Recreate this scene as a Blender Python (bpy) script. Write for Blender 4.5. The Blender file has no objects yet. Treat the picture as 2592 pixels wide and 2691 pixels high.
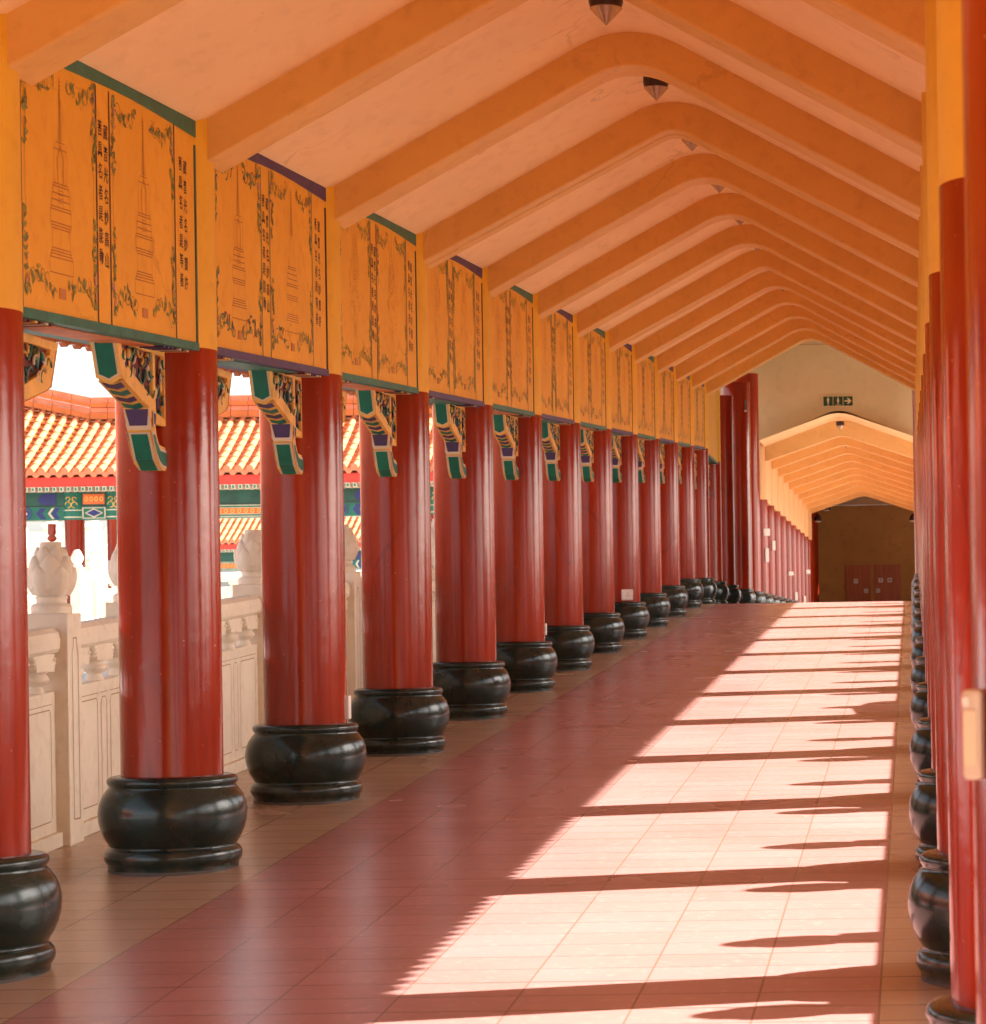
import bpy, math, random
from mathutils import Vector, Matrix
R = math.radians
rnd = random.Random(7)
scene = bpy.context.scene
col = scene.collection

# ------------------------------------------------------------------ terrain profile of the covered ramp
M, CREST, S, Y0 = .0465, 39.0, 2.6, 3.527
EYE = 1.66
def zf(y):
    if y < CREST: return M * y
    return M * CREST - .008 * (y - CREST)
def yk(k): return (k + Y0) * S
XL, XR, XC = -3.37, .30, -1.52          # left and right column lines, ridge line

# ------------------------------------------------------------------ mesh builder
class MB:
    def __init__(s): s.v = []; s.f = []; s.m = []; s.sm = []; s.mats = []
    def mi(s, mat):
        if mat not in s.mats: s.mats.append(mat)
        return s.mats.index(mat)
    def add(s, verts, faces, mat, smooth=False):
        b = len(s.v); i = s.mi(mat)
        s.v += [tuple(p) for p in verts]
        for f in faces:
            s.f.append(tuple(b + j for j in f)); s.m.append(i); s.sm.append(smooth)
    def box(s, x0, x1, y0, y1, z0, z1, mat, sh=0.):
        v = [(x, y, z + sh * y) for z in (z0, z1) for y in (y0, y1) for x in (x0, x1)]
        s.add(v, [(0, 2, 3, 1), (4, 5, 7, 6), (0, 1, 5, 4), (2, 6, 7, 3), (0, 4, 6, 2), (1, 3, 7, 5)], mat)
    def prism(s, pts, a, b, mat, axis='x', sh=0.):
        """polygon pts (p,q) extruded from a to b; axis x: (y,z)  axis y: (x,z)  axis z: (x,y)"""
        n = len(pts)
        def mk(p, q, t):
            if axis == 'x': return (t, p, q + sh * p)
            if axis == 'y': return (p, t, q + sh * t)
            return (p, q, t)
        v = [mk(p, q, a) for p, q in pts] + [mk(p, q, b) for p, q in pts]
        f = [tuple(range(n)), tuple(range(2 * n - 1, n - 1, -1))]
        f += [(i, i + n, (i + 1) % n + n, (i + 1) % n) for i in range(n)]
        s.add(v, f, mat)
    def lathe(s, prof, mat, cx=0, cy=0, cz=0, n=32, smooth=True):
        v = []; f = []
        for r, z in prof:
            for i in range(n):
                a = 2 * math.pi * i / n
                v.append((cx + r * math.cos(a), cy + r * math.sin(a), cz + z))
        for j in range(len(prof) - 1):
            for i in range(n):
                a, b = j * n + i, j * n + (i + 1) % n
                f.append((a, b, b + n, a + n))
        s.add(v, f, mat, smooth)
        s.add(v[:n], [tuple(range(n - 1, -1, -1))], mat); s.add(v[-n:], [tuple(range(n))], mat)
    def tube(s, path, r, mat, n=6, taper=None):
        v = []; f = []; k = len(path)
        for j, p in enumerate(path):
            p = Vector(p)
            d = (Vector(path[min(j + 1, k - 1)]) - Vector(path[max(j - 1, 0)])).normalized()
            u = d.cross(Vector((1, .13, .07))).normalized(); w = d.cross(u)
            rr = r * (taper(j / (k - 1)) if taper else 1)
            for i in range(n):
                a = 2 * math.pi * i / n
                v.append(p + u * rr * math.cos(a) + w * rr * math.sin(a))
        for j in range(k - 1):
            for i in range(n):
                f.append((j * n + i, j * n + (i + 1) % n, (j + 1) * n + (i + 1) % n, (j + 1) * n + i))
        f.append(tuple(range(n - 1, -1, -1))); f.append(tuple(range((k - 1) * n, k * n)))
        s.add(v, f, mat, True)
    def ell(s, c, r, mat, rot=0., n=10, h=6):
        """ellipsoid, rotated in the y-z plane"""
        v = []; f = []
        for j in range(h + 1):
            t = math.pi * j / h
            for i in range(n):
                a = 2 * math.pi * i / n
                x, y, z = r[0] * math.sin(t) * math.cos(a), r[1] * math.sin(t) * math.sin(a), r[2] * math.cos(t)
                y, z = y * math.cos(rot) - z * math.sin(rot), y * math.sin(rot) + z * math.cos(rot)
                v.append((c[0] + x, c[1] + y, c[2] + z))
        for j in range(h):
            for i in range(n):
                f.append((j * n + i, (j + 1) * n + i, (j + 1) * n + (i + 1) % n, j * n + (i + 1) % n))
        s.add(v, f, mat, True)
    def ribbon(s, path, w, mat, x, sh=0.):
        """flat painted stroke on a wall plane at x; path of (y,z)"""
        k = len(path)
        if k < 2: return
        v = []; f = []
        for j, (y, z) in enumerate(path):
            a = path[max(j - 1, 0)]; b = path[min(j + 1, k - 1)]
            dy, dz = b[0] - a[0], b[1] - a[1]; L = math.hypot(dy, dz) or 1
            ww = w[j] if isinstance(w, list) else w
            ny, nz = -dz / L * ww / 2, dy / L * ww / 2
            v.append((x, y + ny, z + nz + sh * (y + ny))); v.append((x, y - ny, z - nz + sh * (y - ny)))
        for j in range(k - 1): f.append((2 * j, 2 * j + 1, 2 * j + 3, 2 * j + 2))
        s.add(v, f, mat)
    def poly(s, pts, mat, x, sh=0.):
        s.add([(x, y, z + sh * y) for y, z in pts], [tuple(range(len(pts)))], mat)
    def mesh(s, name):
        me = bpy.data.meshes.new(name)
        me.from_pydata(s.v, [], s.f)
        for m in s.mats: me.materials.append(m)
        me.polygons.foreach_set('material_index', s.m)
        me.polygons.foreach_set('use_smooth', s.sm)
        me.update()
        return me
    def build(s, name, parent=None, loc=(0, 0, 0), bevel=0., seg=2):
        o = bpy.data.objects.new(name, s.mesh(name)); col.objects.link(o)
        o.location = loc
        if parent: o.parent = parent
        if bevel:
            b = o.modifiers.new('bevel', 'BEVEL'); b.width = bevel; b.segments = seg; b.limit_method = 'ANGLE'; b.angle_limit = R(40)
        return o

def fix(o):
    """consistent outward normals"""
    import bmesh
    bm = bmesh.new(); bm.from_mesh(o.data)
    bmesh.ops.recalc_face_normals(bm, faces=bm.faces); bm.to_mesh(o.data); bm.free()
    return o
def tag(o, label=None, cat=None, group=None, kind=None):
    if label: o['label'] = label
    if cat: o['category'] = cat
    if group: o['group'] = group
    if kind: o['kind'] = kind
    return o
def empty(name, loc, rz=0):
    o = bpy.data.objects.new(name, None); col.objects.link(o); o.location = loc; o.rotation_euler = (0, 0, rz)
    o.empty_display_size = .2
    return o
def copy_tree(o, parent=None):
    c = o.copy(); col.objects.link(c)
    if parent: c.parent = parent
    for ch in list(o.children): copy_tree(ch, c)
    return c
ORD = ['nearest', 'second', 'third', 'fourth', 'fifth', 'sixth', 'seventh', 'eighth', 'ninth', 'tenth', 'eleventh', 'twelfth',
       'thirteenth', 'fourteenth', 'fifteenth', 'sixteenth', 'seventeenth', 'eighteenth', 'nineteenth', 'twentieth',
       'twenty-first', 'twenty-second', 'twenty-third', 'twenty-fourth', 'twenty-fifth', 'twenty-sixth', 'twenty-seventh']

# ------------------------------------------------------------------ materials
class NT:
    def __init__(s, name):
        s.mat = bpy.data.materials.new(name); s.mat.use_nodes = True
        s.t = s.mat.node_tree; s.b = s.t.nodes['Principled BSDF']
    def n(s, typ, **kw):
        nd = s.t.nodes.new(typ)
        for k, v in kw.items():
            if k.startswith('_'): setattr(nd, k[1:], v)
            else: s.put(nd.inputs[k], v)
        return nd
    def put(s, sock, v):
        if isinstance(v, bpy.types.NodeSocket): s.t.links.new(v, sock)
        else: sock.default_value = v
    def math(s, op, a, b=0., c=None):
        nd = s.t.nodes.new('ShaderNodeMath'); nd.operation = op
        s.put(nd.inputs[0], a); s.put(nd.inputs[1], b)
        if c is not None: s.put(nd.inputs[2], c)
        return nd.outputs[0]
    def mix(s, f, a, b, mode='MIX'):
        nd = s.t.nodes.new('ShaderNodeMix'); nd.data_type = 'RGBA'; nd.blend_type = mode
        s.put(nd.inputs[0], f); s.put(nd.inputs[6], a); s.put(nd.inputs[7], b)
        return nd.outputs[2]
    def pos(s, scale=(1, 1, 1), obj=False):
        if obj: src = s.n('ShaderNodeTexCoord').outputs['Object']
        else: src = s.n('ShaderNodeNewGeometry').outputs['Position']
        mp = s.n('ShaderNodeMapping'); s.put(mp.inputs['Vector'], src); mp.inputs['Scale'].default_value = scale
        return mp.outputs[0]
    def noise(s, vec, scale, detail=4., rough=.55):
        return s.n('ShaderNodeTexNoise', Vector=vec, Scale=scale, Detail=detail, Roughness=rough).outputs[0]
    def ramp(s, f, a, b):
        nd = s.t.nodes.new('ShaderNodeMapRange'); s.put(nd.inputs[0], f)
        nd.inputs[1].default_value = a; nd.inputs[2].default_value = b
        return nd.outputs[0]
    def bump(s, h, strength=.2, dist=.01):
        s.put(s.b.inputs['Normal'], s.n('ShaderNodeBump', Height=h, Strength=strength, Distance=dist).outputs[0])
def c4(c): return (c[0], c[1], c[2], 1)
def paint(name, c, rough=.5, var=.12, stain=None, stain_amt=0., scale=3., bump=.1, coat=0., spec=.5, stretch=(1, 1, 1), fine=90., crack=0.):
    t = NT(name); p = t.pos(stretch)
    n1 = t.noise(p, scale); n2 = t.noise(p, scale * 6, 5)
    d = (c[0] * (1 - var), c[1] * (1 - var * 1.2), c[2] * (1 - var * 1.3)); l = (min(1, c[0] * (1 + var)), min(1, c[1] * (1 + var)), min(1, c[2] * (1 + var)))
    base = t.mix(t.ramp(n1, .3, .7), c4(d), c4(l))
    if stain:
        base = t.mix(t.math('MULTIPLY', t.ramp(n2, .52, .78), stain_amt), base, c4(stain))
    if crack:
        q = t.pos(); vm = t.t.nodes.new('ShaderNodeVectorMath'); vm.operation = 'ADD'; nz = t.n('ShaderNodeTexNoise', Vector=q, Scale=2.2, Detail=4.)
        t.put(vm.inputs[0], q); sc_ = t.t.nodes.new('ShaderNodeVectorMath'); sc_.operation = 'SCALE'; t.put(sc_.inputs[0], nz.outputs[1]); sc_.inputs['Scale'].default_value = .8; t.put(vm.inputs[1], sc_.outputs[0])
        vo = t.n('ShaderNodeTexVoronoi', _feature='DISTANCE_TO_EDGE', Vector=vm.outputs[0], Scale=.55)
        ck = t.math('MULTIPLY', t.math('LESS_THAN', vo.outputs[0], .006), t.math('MULTIPLY', t.ramp(n1, .45, .6), crack))
        base = t.mix(ck, base, (c[0] * .45, c[1] * .35, c[2] * .3, 1))
        sp = t.math('MULTIPLY', t.ramp(t.noise(q, 34., 1), .76, .80), crack); base = t.mix(sp, base, (c[0] * .4, c[1] * .3, c[2] * .3, 1))
    t.put(t.b.inputs['Base Color'], base)
    t.put(t.b.inputs['Roughness'], t.math('MULTIPLY_ADD', n2, .16, rough - .08))
    t.b.inputs['Specular IOR Level'].default_value = spec
    if coat:
        t.b.inputs['Coat Weight'].default_value = coat; t.b.inputs['Coat Roughness'].default_value = .12
    if bump: t.bump(t.math('ADD', t.noise(p, fine, 3), t.math('MULTIPLY', n2, 2.)), bump, .004)
    return t.mat

# floor tiles ------------------------------------------------------
def floor_mat():
    t = NT('floor_tiles'); p = t.n('ShaderNodeSeparateXYZ', Vector=t.n('ShaderNodeNewGeometry').outputs['Position'])
    x, y = p.outputs[0], p.outputs[1]
    gx = t.math('DIVIDE', t.math('ADD', x, 30.93), .4); gy = t.math('DIVIDE', t.math('ADD', y, 20.), .245)
    fx = t.math('FRACT', gx); fy = t.math('FRACT', gy); ix = t.math('FLOOR', gx); iy = t.math('FLOOR', gy)
    ex = t.math('MINIMUM', fx, t.math('SUBTRACT', 1., fx)); ey = t.math('MINIMUM', fy, t.math('SUBTRACT', 1., fy))
    wr = t.n('ShaderNodeTexWhiteNoise', _noise_dimensions='2D', Vector=t.n('ShaderNodeCombineXYZ', X=ix, Y=iy).outputs[0])
    rown = t.n('ShaderNodeTexWhiteNoise', _noise_dimensions='1D', W=t.math('FLOOR', t.math('ADD', gy, .5))).outputs[0]
    jx = t.math('LESS_THAN', ex, .0095)
    jy = t.math('MULTIPLY', t.math('MAXIMUM', 0., t.math('SUBTRACT', 1., t.math('DIVIDE', ey, .042))), t.math('MULTIPLY_ADD', rown, .65, .35))
    border = t.math('ADD', t.math('LESS_THAN', x, -2.93), t.math('GREATER_THAN', x, -.13))
    pos = t.pos()
    n1 = t.noise(pos, 1.3); n2 = t.noise(pos, 22., 5); n3 = t.noise(t.pos((2.2, 9, 1)), 5., 4)
    terra = t.mix(t.ramp(n1, .3, .7), (.350, .174, .150, 1), (.400, .204, .180, 1))
    beige = t.mix(t.ramp(n1, .3, .7), (.38, .265, .165, 1), (.45, .32, .205, 1))
    tile = t.mix(border, terra, beige)
    tile = t.mix(t.math('MULTIPLY', wr.outputs[0], .45), tile, t.mix(.5, tile, (.24, .11, .075, 1)))
    tile = t.mix(t.math('MULTIPLY', t.ramp(n2, .55, .8), .25), tile, (.62, .42, .32, 1))
    tile = t.mix(t.math('MULTIPLY', t.ramp(n3, .66, .78), .22), tile, (.68, .55, .46, 1))
    wob = t.noise(pos, 40., 2)
    base = t.mix(t.math('MULTIPLY', jx, .75), t.mix(t.math('MULTIPLY', jy, .85), tile, (.09, .035, .022, 1)), (.17, .10, .065, 1))
    t.put(t.b.inputs['Base Color'], base)
    t.put(t.b.inputs['Roughness'], t.math('MULTIPLY_ADD', t.noise(pos, .9, 2), .12, .20))
    t.b.inputs['Specular IOR Level'].default_value = .36
    j = t.math('MAXIMUM', t.math('LESS_THAN', ex, .010), t.math('LESS_THAN', ey, .014))
    t.bump(t.math('ADD', n1, t.math('MULTIPLY', t.noise(pos, 4., 2), .5)), .10, .006)
    return t.mat

Mt = {}
Mt['floor'] = floor_mat()
Mt['ceiling'] = paint('ceiling_plaster', (.90, .66, .32), .75, .05, (.50, .25, .09), .22, 1.6, .3, stretch=(1, .5, 1), crack=.3)
Mt['beam'] = paint('beam_paint', (.75, .45, .115), .6, .06, (.42, .18, .04), .28, 2.0, .3, crack=.2)
Mt['cream_beam'] = paint('cream_beam_paint', (.80, .54, .22), .6, .06, (.5, .24, .06), .25, 2.0, .3)
Mt['yellow'] = paint('yellow_paint', (.80, .45, .030), .55, .07, (.55, .22, .02), .30, 1.8, .2)
Mt['panel'] = paint('panel_orange', (.80, .395, .020), .6, .06, (.62, .22, .02), .40, 2.2, .15, crack=.25)
Mt['cream'] = paint('cream_paint', (.84, .57, .28), .6, .05, (.6, .33, .12), .2, 1.5, .2)
def red_mat():
    t = NT('red_lacquer'); oi = t.n('ShaderNodeObjectInfo'); rn = oi.outputs['Random']
    off = t.t.nodes.new('ShaderNodeVectorMath'); off.operation = 'ADD'
    t.put(off.inputs[0], t.n('ShaderNodeTexCoord').outputs['Object']); t.put(off.inputs[1], t.n('ShaderNodeCombineXYZ', X=t.math('MULTIPLY', rn, 37.), Y=t.math('MULTIPLY', rn, 11.), Z=t.math('MULTIPLY', rn, 23.)).outputs[0])
    def mp(sc):
        m = t.t.nodes.new('ShaderNodeMapping'); t.put(m.inputs['Vector'], off.outputs[0]); m.inputs['Scale'].default_value = sc; return m.outputs[0]
    p = mp((1, 1, .13)); q = mp((1, 1, 1))
    n1 = t.noise(p, 4.5); n2 = t.noise(p, 30., 5); n3 = t.noise(q, 1.4); n4 = t.noise(q, 60., 2); n5 = t.noise(mp((1, 1, .35)), 3., 3)
    base = t.mix(t.ramp(n1, .3, .7), (.22, .0145, .003, 1), (.36, .031, .006, 1))
    base = t.mix(t.math('MULTIPLY', t.ramp(n2, .5, .75), .4), base, (.15, .008, .003, 1))
    base = t.mix(t.math('MULTIPLY', t.ramp(n5, .5, .72), .35), base, (.33, .045, .010, 1))
    vo = t.n('ShaderNodeTexVoronoi', _feature='DISTANCE_TO_EDGE', Vector=mp((1, 1, .22)), Scale=2.6)
    ck = t.math('MULTIPLY', t.math('LESS_THAN', vo.outputs[0], .012), t.ramp(n3, .5, .62))
    base = t.mix(t.math('MULTIPLY', ck, .3), base, (.09, .006, .003, 1))
    base = t.mix(t.math('MULTIPLY', t.ramp(n4, .735, .76), .7), base, (.55, .24, .14, 1))
    base = t.mix(t.math('MULTIPLY', rn, .25), base, t.mix(1., base, (.8, .62, .6, 1), 'MULTIPLY'))
    t.put(t.b.inputs['Base Color'], base)
    t.put(t.b.inputs['Roughness'], t.math('ADD', t.math('MULTIPLY', rn, .05), t.math('MULTIPLY_ADD', n3, .10, .10)))
    t.b.inputs['Specular IOR Level'].default_value = .42
    t.bump(t.math('ADD', t.math('MULTIPLY', n1, 1.3), t.math('ADD', t.math('MULTIPLY', t.noise(q, 7., 3), 1.2), t.math('SUBTRACT', t.math('MULTIPLY', n2, .2), ck))), .3, .005)
    return t.mat
Mt['red'] = red_mat()
def stone_mat():
    t = NT('black_stone'); q = t.pos()
    n1 = t.noise(q, 5.); n2 = t.noise(q, 70., 4)
    base = t.mix(t.ramp(n1, .35, .65), (.005, .015, .013, 1), (.010, .031, .026, 1))
    base = t.mix(t.math('MULTIPLY', t.ramp(n2, .62, .85), .12), base, (.04, .05, .045, 1))
    oz = t.n('ShaderNodeSeparateXYZ', Vector=t.n('ShaderNodeTexCoord').outputs['Object']).outputs[2]
    dust = t.math('MULTIPLY', t.ramp(t.noise(q, 9., 5), .42, .75), t.math('MAXIMUM', t.math('SUBTRACT', 1., t.math('DIVIDE', oz, .09)), .12))
    base = t.mix(t.math('MULTIPLY', dust, .55), base, (.16, .12, .085, 1))
    scr = t.math('MULTIPLY', t.math('LESS_THAN', t.n('ShaderNodeTexVoronoi', _feature='DISTANCE_TO_EDGE', Vector=t.pos((1, 1, 3)), Scale=7.).outputs[0], .006), t.ramp(n1, .52, .6))
    base = t.mix(t.math('MULTIPLY', scr, .5), base, (.10, .10, .085, 1))
    t.put(t.b.inputs['Base Color'], base)
    t.put(t.b.inputs['Roughness'], t.math('MULTIPLY_ADD', n2, .08, t.math('MULTIPLY_ADD', n1, .12, .10)))
    t.bump(t.math('ADD', n1, t.math('MULTIPLY', n2, .04)), .2, .006)
    return t.mat
Mt['stone'] = stone_mat()
Mt['grey_base'] = paint('grey_plinth', (.075, .072, .065), .6)
Mt['green'] = paint('green_paint', (.005, .15, .095), .45, .2, (.02, .07, .05), .4, 6)
Mt['green_dark'] = paint('dark_green_paint', (.012, .085, .06), .5, .25)
Mt['purple'] = paint('purple_paint', (.055, .032, .105), .5, .2, (.02, .015, .05), .4, 6)
Mt['blue'] = paint('blue_paint', (.022, .03, .16), .5, .2)
Mt['gold'] = paint('ochre_trim', (.82, .49, .11), .5, .15, (.4, .18, .03), .35, 8)
Mt['offwhite'] = paint('white_outline', (.66, .56, .40), .55, .1)
Mt['maroon'] = paint('maroon_ground', (.13, .012, .008), .5, .2)
Mt['teal'] = paint('teal_leaf', (.03, .13, .09), .35, .3, (.01, .03, .03), .5, 30)
Mt['leaf'] = paint('leaf_paint', (.28, .29, .04), .6, .3, scale=40)
Mt['leaf_dark'] = paint('dark_leaf_paint', (.17, .20, .05), .6, .3, scale=40)
Mt['leaf_green'] = paint('leaf_green_paint', (.07, .17, .08), .6, .3, scale=40)
Mt['pink'] = paint('pink_petal', (.52, .26, .18), .6, .25, scale=40)
Mt['vine'] = paint('vine_line', (.26, .11, .03), .6, .2, scale=40)
Mt['rust'] = paint('rust_ribbon', (.42, .095, .02), .6, .2, scale=40)
Mt['line'] = paint('brown_line', (.40, .13, .014), .6, .2)
Mt['ink'] = paint('dark_ink', (.04, .012, .008), .6, .2)
Mt['soffit'] = paint('soffit_orange', (.62, .20, .05), .55, .2, (.2, .05, .02), .4, 6)
Mt['patch'] = paint('patch_brown', (.50, .20, .035), .5)
Mt['marble'] = paint('white_marble', (.80, .72, .56), .55, .05, (.52, .40, .26), .35, 2.5, .2)
Mt['groove'] = paint('carved_groove', (.42, .28, .15), .7, .1)
Mt['beige'] = paint('beige_render', (.60, .46, .24), .8, .05, (.40, .30, .16), .3, .8, .2)
Mt['brown'] = paint('brown_render', (.50, .28, .075), .8, .08, (.2, .11, .04), .3, .8, .2)
Mt['door'] = paint('door_wood', (.42, .12, .03), .5, .2, (.10, .03, .01), .3, 2, .1, stretch=(6, 1, .4))
Mt['tile'] = paint('roof_tile_orange', (.62, .215, .10), .3, .15, (.5, .12, .03), .3, 4)
Mt['tile_flat'] = paint('roof_pan_orange', (.56, .15, .02), .45, .15, (.35, .08, .03), .3, 4)
Mt['fascia'] = paint('fascia_red', (.62, .045, .025), .45, .1)
Mt['orange'] = paint('orange_field', (.78, .16, .03), .5, .15)
Mt['paving'] = paint('paving_stone', (.40, .385, .36), .8, .06, scale=.5)
Mt['lampdark'] = paint('bronze_dark', (.03, .012, .01), .35, .2)
Mt['plastic'] = paint('beige_plastic', (.58, .50, .40), .4, .06)
Mt['white_plastic'] = paint('white_plastic', (.75, .72, .66), .4, .04)
Mt['sign_green'] = paint('sign_green', (.012, .05, .02), .4, .1)
Mt['sign_ink'] = paint('sign_pictogram', (.70, .55, .30), .5, .05)
def lamp_mat():
    t = NT('smoked_glass'); t.b.inputs['Base Color'].default_value = (.55, .38, .2, 1)
    t.b.inputs['Roughness'].default_value = .22; t.b.inputs['Transmission Weight'].default_value = .25
    n = t.noise(t.pos(), 20.); t.put(t.b.inputs['Base Color'], t.mix(n, (.30, .2, .1, 1), (.6, .42, .24, 1)))
    return t.mat
Mt['glass'] = lamp_mat()

# ------------------------------------------------------------------ setting: ground, floor
def strip(name, xs, ys, z, mat, label_kind='structure'):
    b = MB(); nx = len(xs)
    v = [(x, y, z(x, y)) for y in ys for x in xs]
    f = [(j * nx + i, j * nx + i + 1, (j + 1) * nx + i + 1, (j + 1) * nx + i) for j in range(len(ys) - 1) for i in range(nx - 1)]
    b.add(v, f, mat)
    return tag(b.build(name), kind=label_kind)
def zg(x, y):
    if y < -16: return zf(-16) - .14
    if y > 95: return zf(95) - .14
    return zf(y) - .14
ys = [-16 + i for i in range(55)] + [39 + i * 2 for i in range(28)]
strip('floor', [-4.55, -2.93, -.13, 1.5], ys, lambda x, y: zf(y), Mt['floor'])
strip('ground', [-600, -80, -30, -4.55, 1.5, 30, 80, 600], [-300, -60, -16] + ys[1:] + [100, 200, 900], zg, Mt['paving'])
kb = MB()
for x0, x1 in ((-4.62, -4.55), (1.5, 1.57)):
    for a, b_ in zip(ys[:-1], ys[1:]):
        kb.add([(x, y, zf(y) + d) for d in (-.3, .004) for y in (a, b_) for x in (x0, x1)],
               [(0, 2, 3, 1), (4, 5, 7, 6), (0, 1, 5, 4), (2, 6, 7, 3), (0, 4, 6, 2), (1, 3, 7, 5)], Mt['paving'])
tag(kb.build('kerb'), kind='structure')

# ------------------------------------------------------------------ columns
POT = [(.286, 0), (.286, .022), (.292, .028), (.302, .045), (.304, .062), (.300, .080), (.288, .094), (.276, .100), (.283, .112), (.300, .140), (.315, .175),
       (.325, .215), (.328, .255), (.322, .295), (.308, .330), (.288, .358), (.275, .370), (.278, .376), (.285, .386), (.287, .396), (.284, .407),
       (.272, .416), (.255, .420), (.222, .421)]
def shaft_mesh(name, z0, z1, mat, r=.225):
    b = MB(); n = max(2, int((z1 - z0) / .3))
    b.lathe([(r, z0 + (z1 - z0) * i / n) for i in range(n + 1)], mat, n=40)
    return b
def bracket(parent, sgn):
    """carved bracket under the panel; sgn -1 projects towards the camera"""
    H = 2.325
    def P(pts): return [(sgn * d, H - t * .93) for d, t in pts]
    b = MB()
    b.prism(P([(.17, .0), (.93, .0), (.845, .19), (.80, .21), (.455, .30), (.40, .37), (.17, .37)]), -.036, .036, Mt['maroon'])
    b.prism(P([(.47, .295), (.43, .40), (.38, .50), (.33, .555), (.27, .58), (.17, .585), (.17, .475), (.31, .465), (.35, .42), (.365, .37), (.36, .29)]), -.052, .052, Mt['gold'])
    br = fix(b.build('carved_bracket', parent))
    f = MB()
    for q in ([(.17, 0), (.93, 0), (.925, .037), (.17, .037)], [(.93, 0.0), (.845, .19), (.80, .21), (.79, .15), (.855, .03)],
              [(.80, .21), (.455, .30), (.40, .255), (.77, .135), (.79, .15)], [(.395, .03), (.36, .03), (.36, .30), (.395, .30)],
              [(.225, .03), (.17, .03), (.17, .37), (.225, .37)], [(.46, .25), (.36, .26), (.36, .345), (.43, .35)], [(.37, .31), (.22, .335), (.22, .37), (.37, .37)]):
        e = rnd.random() * .003
        f.prism(P(q), -.054 - e, .054 + e, Mt['gold'])
    fix(f.build('trim', br, bevel=.004))
    g = MB()
    for X in (-1, 1):
        def plate(pts, off, mat): g.prism(P(pts), X * (.0525 + off), X * (.054 + off), mat)
        plate([(.43, .41), (.375, .505), (.325, .552), (.27, .572), (.175, .576), (.175, .488), (.31, .478), (.36, .44), (.385, .40)], .002, Mt['offwhite'])
        plate([(.415, .425), (.365, .50), (.318, .54), (.27, .558), (.175, .562), (.175, .502), (.315, .492), (.37, .45), (.39, .42)], .0045, Mt['green'])
        plate([(.43, .31), (.375, .315), (.385, .36), (.40, .39), (.42, .385)], .007, Mt['offwhite'])
        plate([(.42, .322), (.387, .325), (.393, .358), (.403, .376), (.413, .37)], .0095, Mt['purple'])
    # painted plates on the sloping front
    def face(p, q, polys):
        p = Vector((0, sgn * p[0], H - p[1] * .93)); q = Vector((0, sgn * q[0], H - q[1] * .93))
        d = q - p; L = d.length; d.normalize(); nrm = Vector((1, 0, 0)).cross(d)
        if nrm.y * sgn < 0: nrm = -nrm
        for pts, off, mat in polys:
            a = [p + Vector((x, 0, 0)) + d * (s * L) + nrm * off for x, s in pts]
            c = [v + nrm * .002 for v in a]; n = len(a)
            g.add(a + c, [tuple(range(n)), tuple(range(n, 2 * n))] + [(i, (i + 1) % n, (i + 1) % n + n, i + n) for i in range(n)], mat)
    face((.93, .0), (.845, .19), [([(-.056, 0), (.056, 0), (.056, 1.02), (0, 1.18), (-.056, 1.02)], .002, Mt['gold']),
                                  ([(-.046, .09), (.046, .09), (.046, .95), (0, 1.08), (-.046, .95)], .005, Mt['offwhite']),
                                  ([(-.038, .13), (.038, .13), (.038, .92), (0, 1.03), (-.038, .92)], .008, Mt['green'])])
    def chev(s0, s1, m, w=.04): return [([(-w - .007, s0 - .03), (0, s0 + .05), (w + .007, s0 - .03), (w + .007, s1 + .02), (0, s1 + .10), (-w - .007, s1 + .02)], .006, Mt['gold']),
                                 ([(-w, s0), (0, s0 + .08), (w, s0), (w, s1), (0, s1 + .08), (-w, s1)], .009, m)]
    face((.82, .203), (.45, .302), [([(-.056, 0), (.056, 0), (.056, 1), (-.056, 1)], .002, Mt['gold'])] + chev(.02, .17, Mt['purple']) + chev(.27, .40, Mt['green']) + chev(.50, .63, Mt['purple']) + chev(.73, .87, Mt['green']))
    face((.462, .298), (.43, .40), [([(-.058, 0), (.058, 0), (.052, 1), (-.052, 1)], .002, Mt['offwhite']), ([(-.05, .06), (.05, .06), (.038, .80), (-.038, .80)], .005, Mt['purple'])])
    face((.43, .41), (.355, .53), [([(-.046, .0), (.046, .0), (.046, 1), (-.046, 1)], .004, Mt['offwhite']), ([(-.036, .06), (.036, .06), (.036, 1), (-.036, 1)], .007, Mt['green'])])
    face((.355, .53), (.28, .577), [([(-.046, 0), (.046, 0), (.046, 1), (-.046, 1)], .003, Mt['offwhite']), ([(-.036, 0), (.036, 0), (.036, 1), (-.036, 1)], .006, Mt['green'])])
    fix(g.build('painted_face', br))
    k = MB(); rr = random.Random(5)
    def inside(d, t):
        if .24 < d < .345: return .05 < t < .31
        return .405 < d < .84 and .045 < t < .125 + (.80 - d) * .30
    cols = [Mt['teal'], Mt['teal'], Mt['green'], Mt['gold'], Mt['offwhite'], Mt['purple'], Mt['teal'], Mt['leaf_dark']]
    cnt = 0
    while cnt < 46:
        d, t = rr.uniform(.24, .84), rr.uniform(.05, .31)
        if not inside(d, t): continue
        cnt += 1; m = rr.choice(cols)
        for X in (-1, 1):
            if cnt % 2:
                k.ell((X * .042, sgn * d, H - t), (.012, rr.uniform(.008, .016), rr.uniform(.022, .05)), m, rr.uniform(-.7, .7), 8, 6)
            else:
                a0 = rr.uniform(0, 6.28); rad = rr.uniform(.014, .03); path = []
                for i in range(9):
                    a = a0 + i * .55; q = rad * (1 - i * .07)
                    dd, tt = d + q * math.cos(a), t + q * 1.3 * math.sin(a)
                    path.append((X * (.046 + .002 * i), sgn * min(max(dd, .235), .845), H - min(max(tt, .04), .33)))
                k.tube(path, .0055, m, 5, lambda u: 1.2 - .6 * u)
    k.build('carving', br)
    return br

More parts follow.
